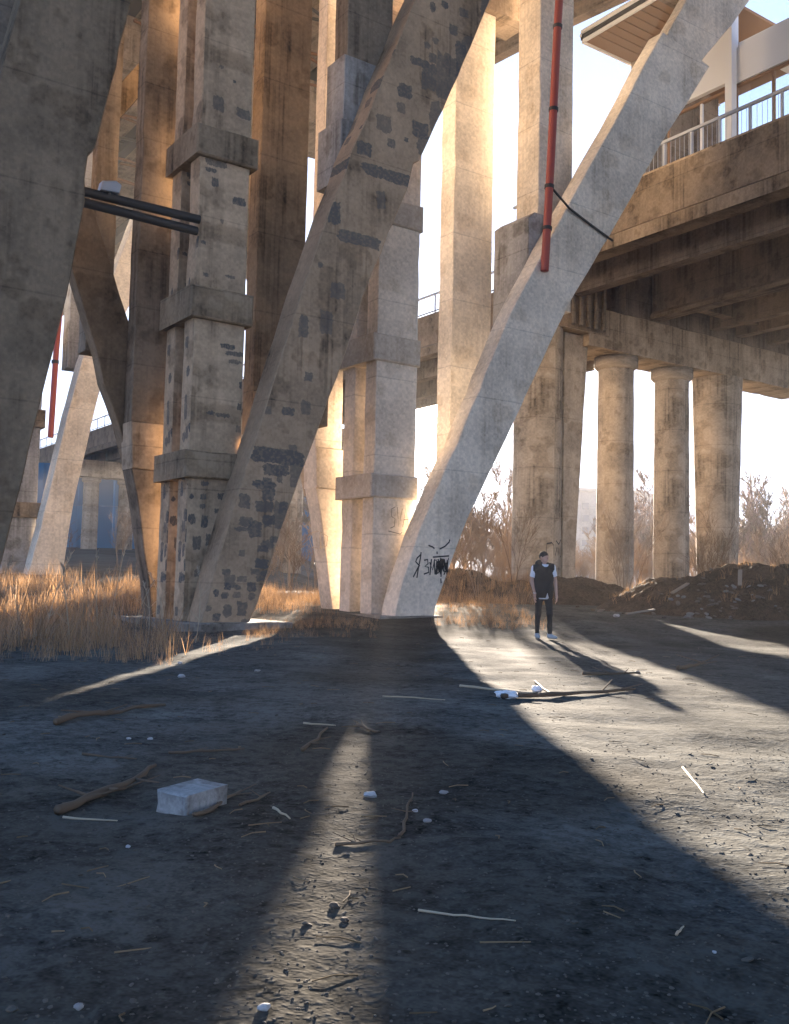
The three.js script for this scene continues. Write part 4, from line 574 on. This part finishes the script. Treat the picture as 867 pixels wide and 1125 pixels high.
// ---------------------------------------------------------------- the person
{
  const who = thing('person', 'person in black hooded vest, white T-shirt and black trousers standing in the sun', 'person', atGround(3.06, 20.25, 0.0), -0.03);
  const cap = (p, a, b, r0, r1) => { const ax = b[0] - a[0], ay = b[1] - a[1], az = b[2] - a[2], L = ax * ax + ay * ay + az * az, px = p[0] - a[0], py = p[1] - a[1], pz = p[2] - a[2], h = clamp((px * ax + py * ay + pz * az) / L); return Math.hypot(px - ax * h, py - ay * h, pz - az * h) - (r0 + (r1 - r0) * h); };
  const ell = (p, c, r) => { const x = (p[0] - c[0]) / r[0], y = (p[1] - c[1]) / r[1], z = (p[2] - c[2]) / r[2], k = Math.hypot(x, y, z); return (k - 1) * Math.min(r[0], r[1], r[2]); };
  const smin = (a, b, k) => { const h = clamp(0.5 + 0.5 * (b - a) / k); return b + (a - b) * h - k * h * (1 - h); };
  const mesh = (sdf, lo, hi, n) => {
    const mc = new MarchingCubes(n, new THREE.MeshBasicMaterial(), false, false, 90000), h = n / 2; mc.isolation = 0;
    const at = (k, a) => (lo[a] + hi[a]) / 2 + (k - h) / h * (hi[a] - lo[a]) / 2;
    for (let z = 0; z < n; z++) for (let y = 0; y < n; y++) for (let x = 0; x < n; x++) mc.field[x + y * n + z * n * n] = -sdf([at(x, 0), at(y, 1), at(z, 2)]);
    mc.update();
    const g = new THREE.BufferGeometry(), P = new Float32Array(mc.positionArray.slice(0, mc.count * 3)); for (let i = 0; i < P.length; i++) { const a = i % 3; P[i] = (lo[a] + hi[a]) / 2 + P[i] * (hi[a] - lo[a]) / 2; }
    g.setAttribute('position', new THREE.BufferAttribute(P, 3)); const m = mergeVertices(g, 1e-4); m.computeVertexNormals(); m.setAttribute('uv', new THREE.Float32BufferAttribute(new Float32Array(m.attributes.position.count * 2), 2)); return m;
  };
  // joints: x to the right of the picture, y up, z towards the camera
  const J = { nk: [-0.015, 1.50, -0.01], hd: [0.0, 1.64, 0.01], sl: [-0.185, 1.412, 0], el: [-0.238, 1.15, -0.03], wl: [-0.185, 0.90, 0.09], sr: [0.165, 1.436, 0], er: [0.235, 1.16, -0.02], wr: [0.250, 0.89, 0.05], hl: [-0.085, 0.93, 0], kl: [-0.108, 0.50, 0.0], al: [-0.118, 0.085, -0.03], hr: [0.085, 0.93, 0], kr: [0.118, 0.50, 0.065], ar: [0.135, 0.085, 0.0] };
  const face = 0.75, cf = Math.cos(face), sf = Math.sin(face);                    // head turned towards the right of the picture
  const headLocal = (p) => { const x = p[0] - J.hd[0], y = p[1] - J.hd[1], z = p[2] - J.hd[2], ty = y + 0.12 * 0, X = x * cf - z * sf, Z = x * sf + z * cf; return [X, ty - 0.10 * Z * 0, Z]; };   // Z: where the face looks
  const head = (p) => { const q = headLocal(p); let d = ell(q, [0, 0.02, -0.008], [0.077, 0.098, 0.095]); d = smin(d, ell(q, [0, -0.055, 0.025], [0.055, 0.065, 0.065]), 0.03); d = smin(d, cap(q, [0, 0.005, 0.088], [0, -0.028, 0.108], 0.009, 0.013), 0.012); d = smin(d, ell(q, [0, -0.060, 0.086], [0.022, 0.007, 0.010]), 0.008); for (const s of [-1, 1]) { d = Math.max(d, -ell(q, [s * 0.032, 0.008, 0.098], [0.015, 0.010, 0.016])); d = smin(d, ell(q, [s * 0.032, 0.007, 0.081], [0.011, 0.009, 0.010]), 0.004); d = smin(d, ell(q, [s * 0.079, -0.008, -0.01], [0.010, 0.030, 0.019]), 0.008); } return d; };
  const arm = (p, s, e, w, g) => Math.min(cap(p, s, e, 0.050 + g, 0.041 + g), cap(p, e, w, 0.040 + g, 0.027 + g));
  const hand = (w, side, yaw) => { const c = [w[0] + 0.006 * side, w[1] - 0.065, w[2] + 0.012], fs = []; for (let k = 0; k < 4; k++) { const f = (k - 1.5) * 0.021, L = [0.068, 0.078, 0.074, 0.058][k], a = [c[0] + 0.004 * side, c[1] - 0.035, c[2] + f], b = [a[0] - 0.006 * side, a[1] - L * 0.5, a[2] + f * 0.1], e = [b[0] - 0.022 * side, b[1] - L * 0.45, b[2] + f * 0.05]; fs.push([a, b, 0.0098, 0.009], [b, e, 0.009, 0.0078]); } const t0 = [c[0] - 0.004 * side, c[1] + 0.012, c[2] + 0.030], t1 = [c[0] - 0.016 * side, c[1] - 0.022, c[2] + 0.056], t2 = [c[0] - 0.022 * side, c[1] - 0.052, c[2] + 0.060]; fs.push([t0, t1, 0.0125, 0.010], [t1, t2, 0.010, 0.0085]); return (p) => { let d = ell(p, c, [0.019, 0.052, 0.044]); d = smin(d, cap(p, w, [c[0], c[1] + 0.02, c[2]], 0.026, 0.024), 0.02); for (const [a, b, r0, r1] of fs) d = smin(d, cap(p, a, b, r0, r1), 0.005); return d; }; };
  const torso = (p, g) => smin(smin(ell(p, [0, 1.24, 0], [0.175 + g, 0.27 + g, 0.115 + g]), ell(p, [0, 0.96, 0], [0.155 + g, 0.16 + g, 0.115 + g]), 0.06), cap(p, J.sl, J.sr, 0.058 + g, 0.058 + g), 0.05);
  const legs = (p, g) => { const one = (h, k, a) => smin(cap(p, h, k, 0.083 + g, 0.055 + g), cap(p, k, a, 0.055 + g, 0.038 + g), 0.03); return Math.min(one(J.hl, J.kl, J.al), one(J.hr, J.kr, J.ar)); };
  const bodyS = (p) => { let d = torso(p, -0.01); d = smin(d, legs(p, -0.008), 0.04); d = smin(d, Math.min(arm(p, J.sl, J.el, J.wl, 0), arm(p, J.sr, J.er, J.wr, 0)), 0.03); return smin(d, cap(p, J.nk, [0, 1.60, 0], 0.055, 0.05), 0.03); };
  const skin = new THREE.MeshPhysicalMaterial({ color: lin(0.50, 0.30, 0.22), roughness: 0.6 });
  const body = merge([mesh(bodyS, [-0.34, 0.02, -0.2], [0.34, 1.62, 0.24], 104), mesh(head, [-0.13, 1.49, -0.14], [0.15, 1.78, 0.15], 76), mesh(hand(J.wl, -1), [J.wl[0] - 0.09, J.wl[1] - 0.22, J.wl[2] - 0.08], [J.wl[0] + 0.09, J.wl[1] + 0.03, J.wl[2] + 0.11], 64), mesh(hand(J.wr, 1), [J.wr[0] - 0.09, J.wr[1] - 0.22, J.wr[2] - 0.08], [J.wr[0] + 0.09, J.wr[1] + 0.03, J.wr[2] + 0.11], 64)]);
  part(who, 'body', body, skin);
  const fold = (p, s, a) => a * (fbm(p[0] * 14 + s, p[1] * 11 + p[2] * 9, 3, 90) - 0.5);
  const black = plain(0.012, 0.012, 0.013, 0.85), white = plain(0.74, 0.75, 0.78, 0.9);
  const clipY = (d, p, lo, hi) => Math.max(d, p[1] - hi, lo - p[1]);
  const vest = mesh((p) => { let d = smin(torso(p, 0.030), ell(p, [0, 0.95, 0.005], [0.185, 0.26, 0.145]), 0.05); d = smin(d, cap(p, [-0.10, 1.47, -0.03], [0.10, 1.47, -0.03], 0.06, 0.055), 0.04); d += fold(p, 3, 0.016); d = Math.max(d, -(Math.hypot(p[0] - 0.02 - (1.47 - p[1]) * 0.0, (p[1] - 1.53) * 0.8, p[2] - 0.08) - 0.075)); if (p[2] > 0.05 && p[1] < 0.93) d = Math.max(d, -(Math.abs(p[0] - 0.06) - 0.30 * (0.93 - p[1]))); d = Math.max(d, p[0] - 0.205, -0.225 - p[0]); return clipY(d, p, 0.82, 1.56); }, [-0.26, 0.78, -0.24], [0.26, 1.58, 0.24], 84);
  part(who, 'vest', vest, black);
  part(who, 'hood', mesh((p) => { let d = ell(p, [-0.085, 1.515, -0.045], [0.095, 0.075, 0.095]); d = smin(d, ell(p, [0.06, 1.50, -0.07], [0.08, 0.05, 0.06]), 0.05); d += fold(p, 8, 0.02); return Math.max(d, -(head(p) - 0.012)); }, [-0.22, 1.40, -0.18], [0.18, 1.64, 0.10], 60), black);
  part(who, 'shirt', mesh((p) => { let d = smin(torso(p, 0.012), ell(p, [0, 0.93, 0], [0.172, 0.22, 0.132]), 0.05); const sl = (s, e) => { const q = [s[0] + (e[0] - s[0]) * 0.72, s[1] + (e[1] - s[1]) * 0.72, s[2] + (e[2] - s[2]) * 0.72], c = cap(p, s, q, 0.066, 0.066), n = [e[0] - s[0], e[1] - s[1], e[2] - s[2]], L = Math.hypot(...n), h = ((p[0] - s[0]) * n[0] + (p[1] - s[1]) * n[1] + (p[2] - s[2]) * n[2]) / L; return Math.max(c, h - 0.66 * L); }; d = smin(d, Math.min(sl(J.sl, J.el), sl(J.sr, J.er)), 0.03); d += fold(p, 5, 0.010); return clipY(d, p, 0.795, 1.50); }, [-0.34, 0.77, -0.18], [0.34, 1.53, 0.18], 84), white);
  part(who, 'trousers', mesh((p) => { let d = smin(legs(p, 0.006), ell(p, [0, 0.90, 0], [0.152, 0.12, 0.114]), 0.04); d += fold(p, 1, 0.022) * (p[1] < 0.3 ? 1.4 : 1); return clipY(d, p, 0.10, 0.99); }, [-0.26, 0.06, -0.18], [0.26, 1.02, 0.18], 92), black);
  const shoe = (a, yaw) => { const c = Math.cos(yaw), s = Math.sin(yaw); return mesh((p) => { const x = p[0] - a[0], z = p[2] - a[2], q = [x * c - z * s, p[1], x * s + z * c]; let d = smin(ell(q, [0, 0.048, 0.02], [0.047, 0.052, 0.085]), ell(q, [0, 0.035, 0.115], [0.046, 0.037, 0.075]), 0.03); d = smin(d, cap(q, [0, 0.06, 0], [0, 0.11, -0.01], 0.045, 0.043), 0.03); return Math.max(d, 0.0 - p[1]); }, [a[0] - 0.2, -0.02, a[2] - 0.18], [a[0] + 0.2, 0.15, a[2] + 0.24], 60); };
  const shoeMat = plain(0.42, 0.44, 0.45, 0.7);
  part(who, 'shoe', shoe(J.al, 0.05), shoeMat); part(who, 'shoe', shoe(J.ar, 0.75), shoeMat);
  part(who, 'hair', mesh((p) => { const q = headLocal(p); let d = ell(q, [0, 0.032, -0.014], [0.084, 0.095, 0.100]); d += 0.006 * (fbm(q[0] * 60, q[1] * 60 + q[2] * 50, 2, 4) - 0.5); return Math.max(d, 0.045 + 0.55 * Math.max(0, q[2]) - 0.0 - (q[1] + 0.055) + (q[2] < 0 ? -0.02 + q[2] * 0.5 : 0)); }, [-0.13, 1.52, -0.14], [0.15, 1.79, 0.15], 64), plain(0.02, 0.014, 0.011, 0.75));
  part(who, 'bracelet', (() => { const g = new THREE.TorusGeometry(0.031, 0.005, 8, 22); g.rotateX(Math.PI / 2); g.translate(J.wl[0] - 0.005, J.wl[1] + 0.015, J.wl[2] - 0.005); return g; })(), M.white);
}

shade(scene);
renderer.render(scene, camera);
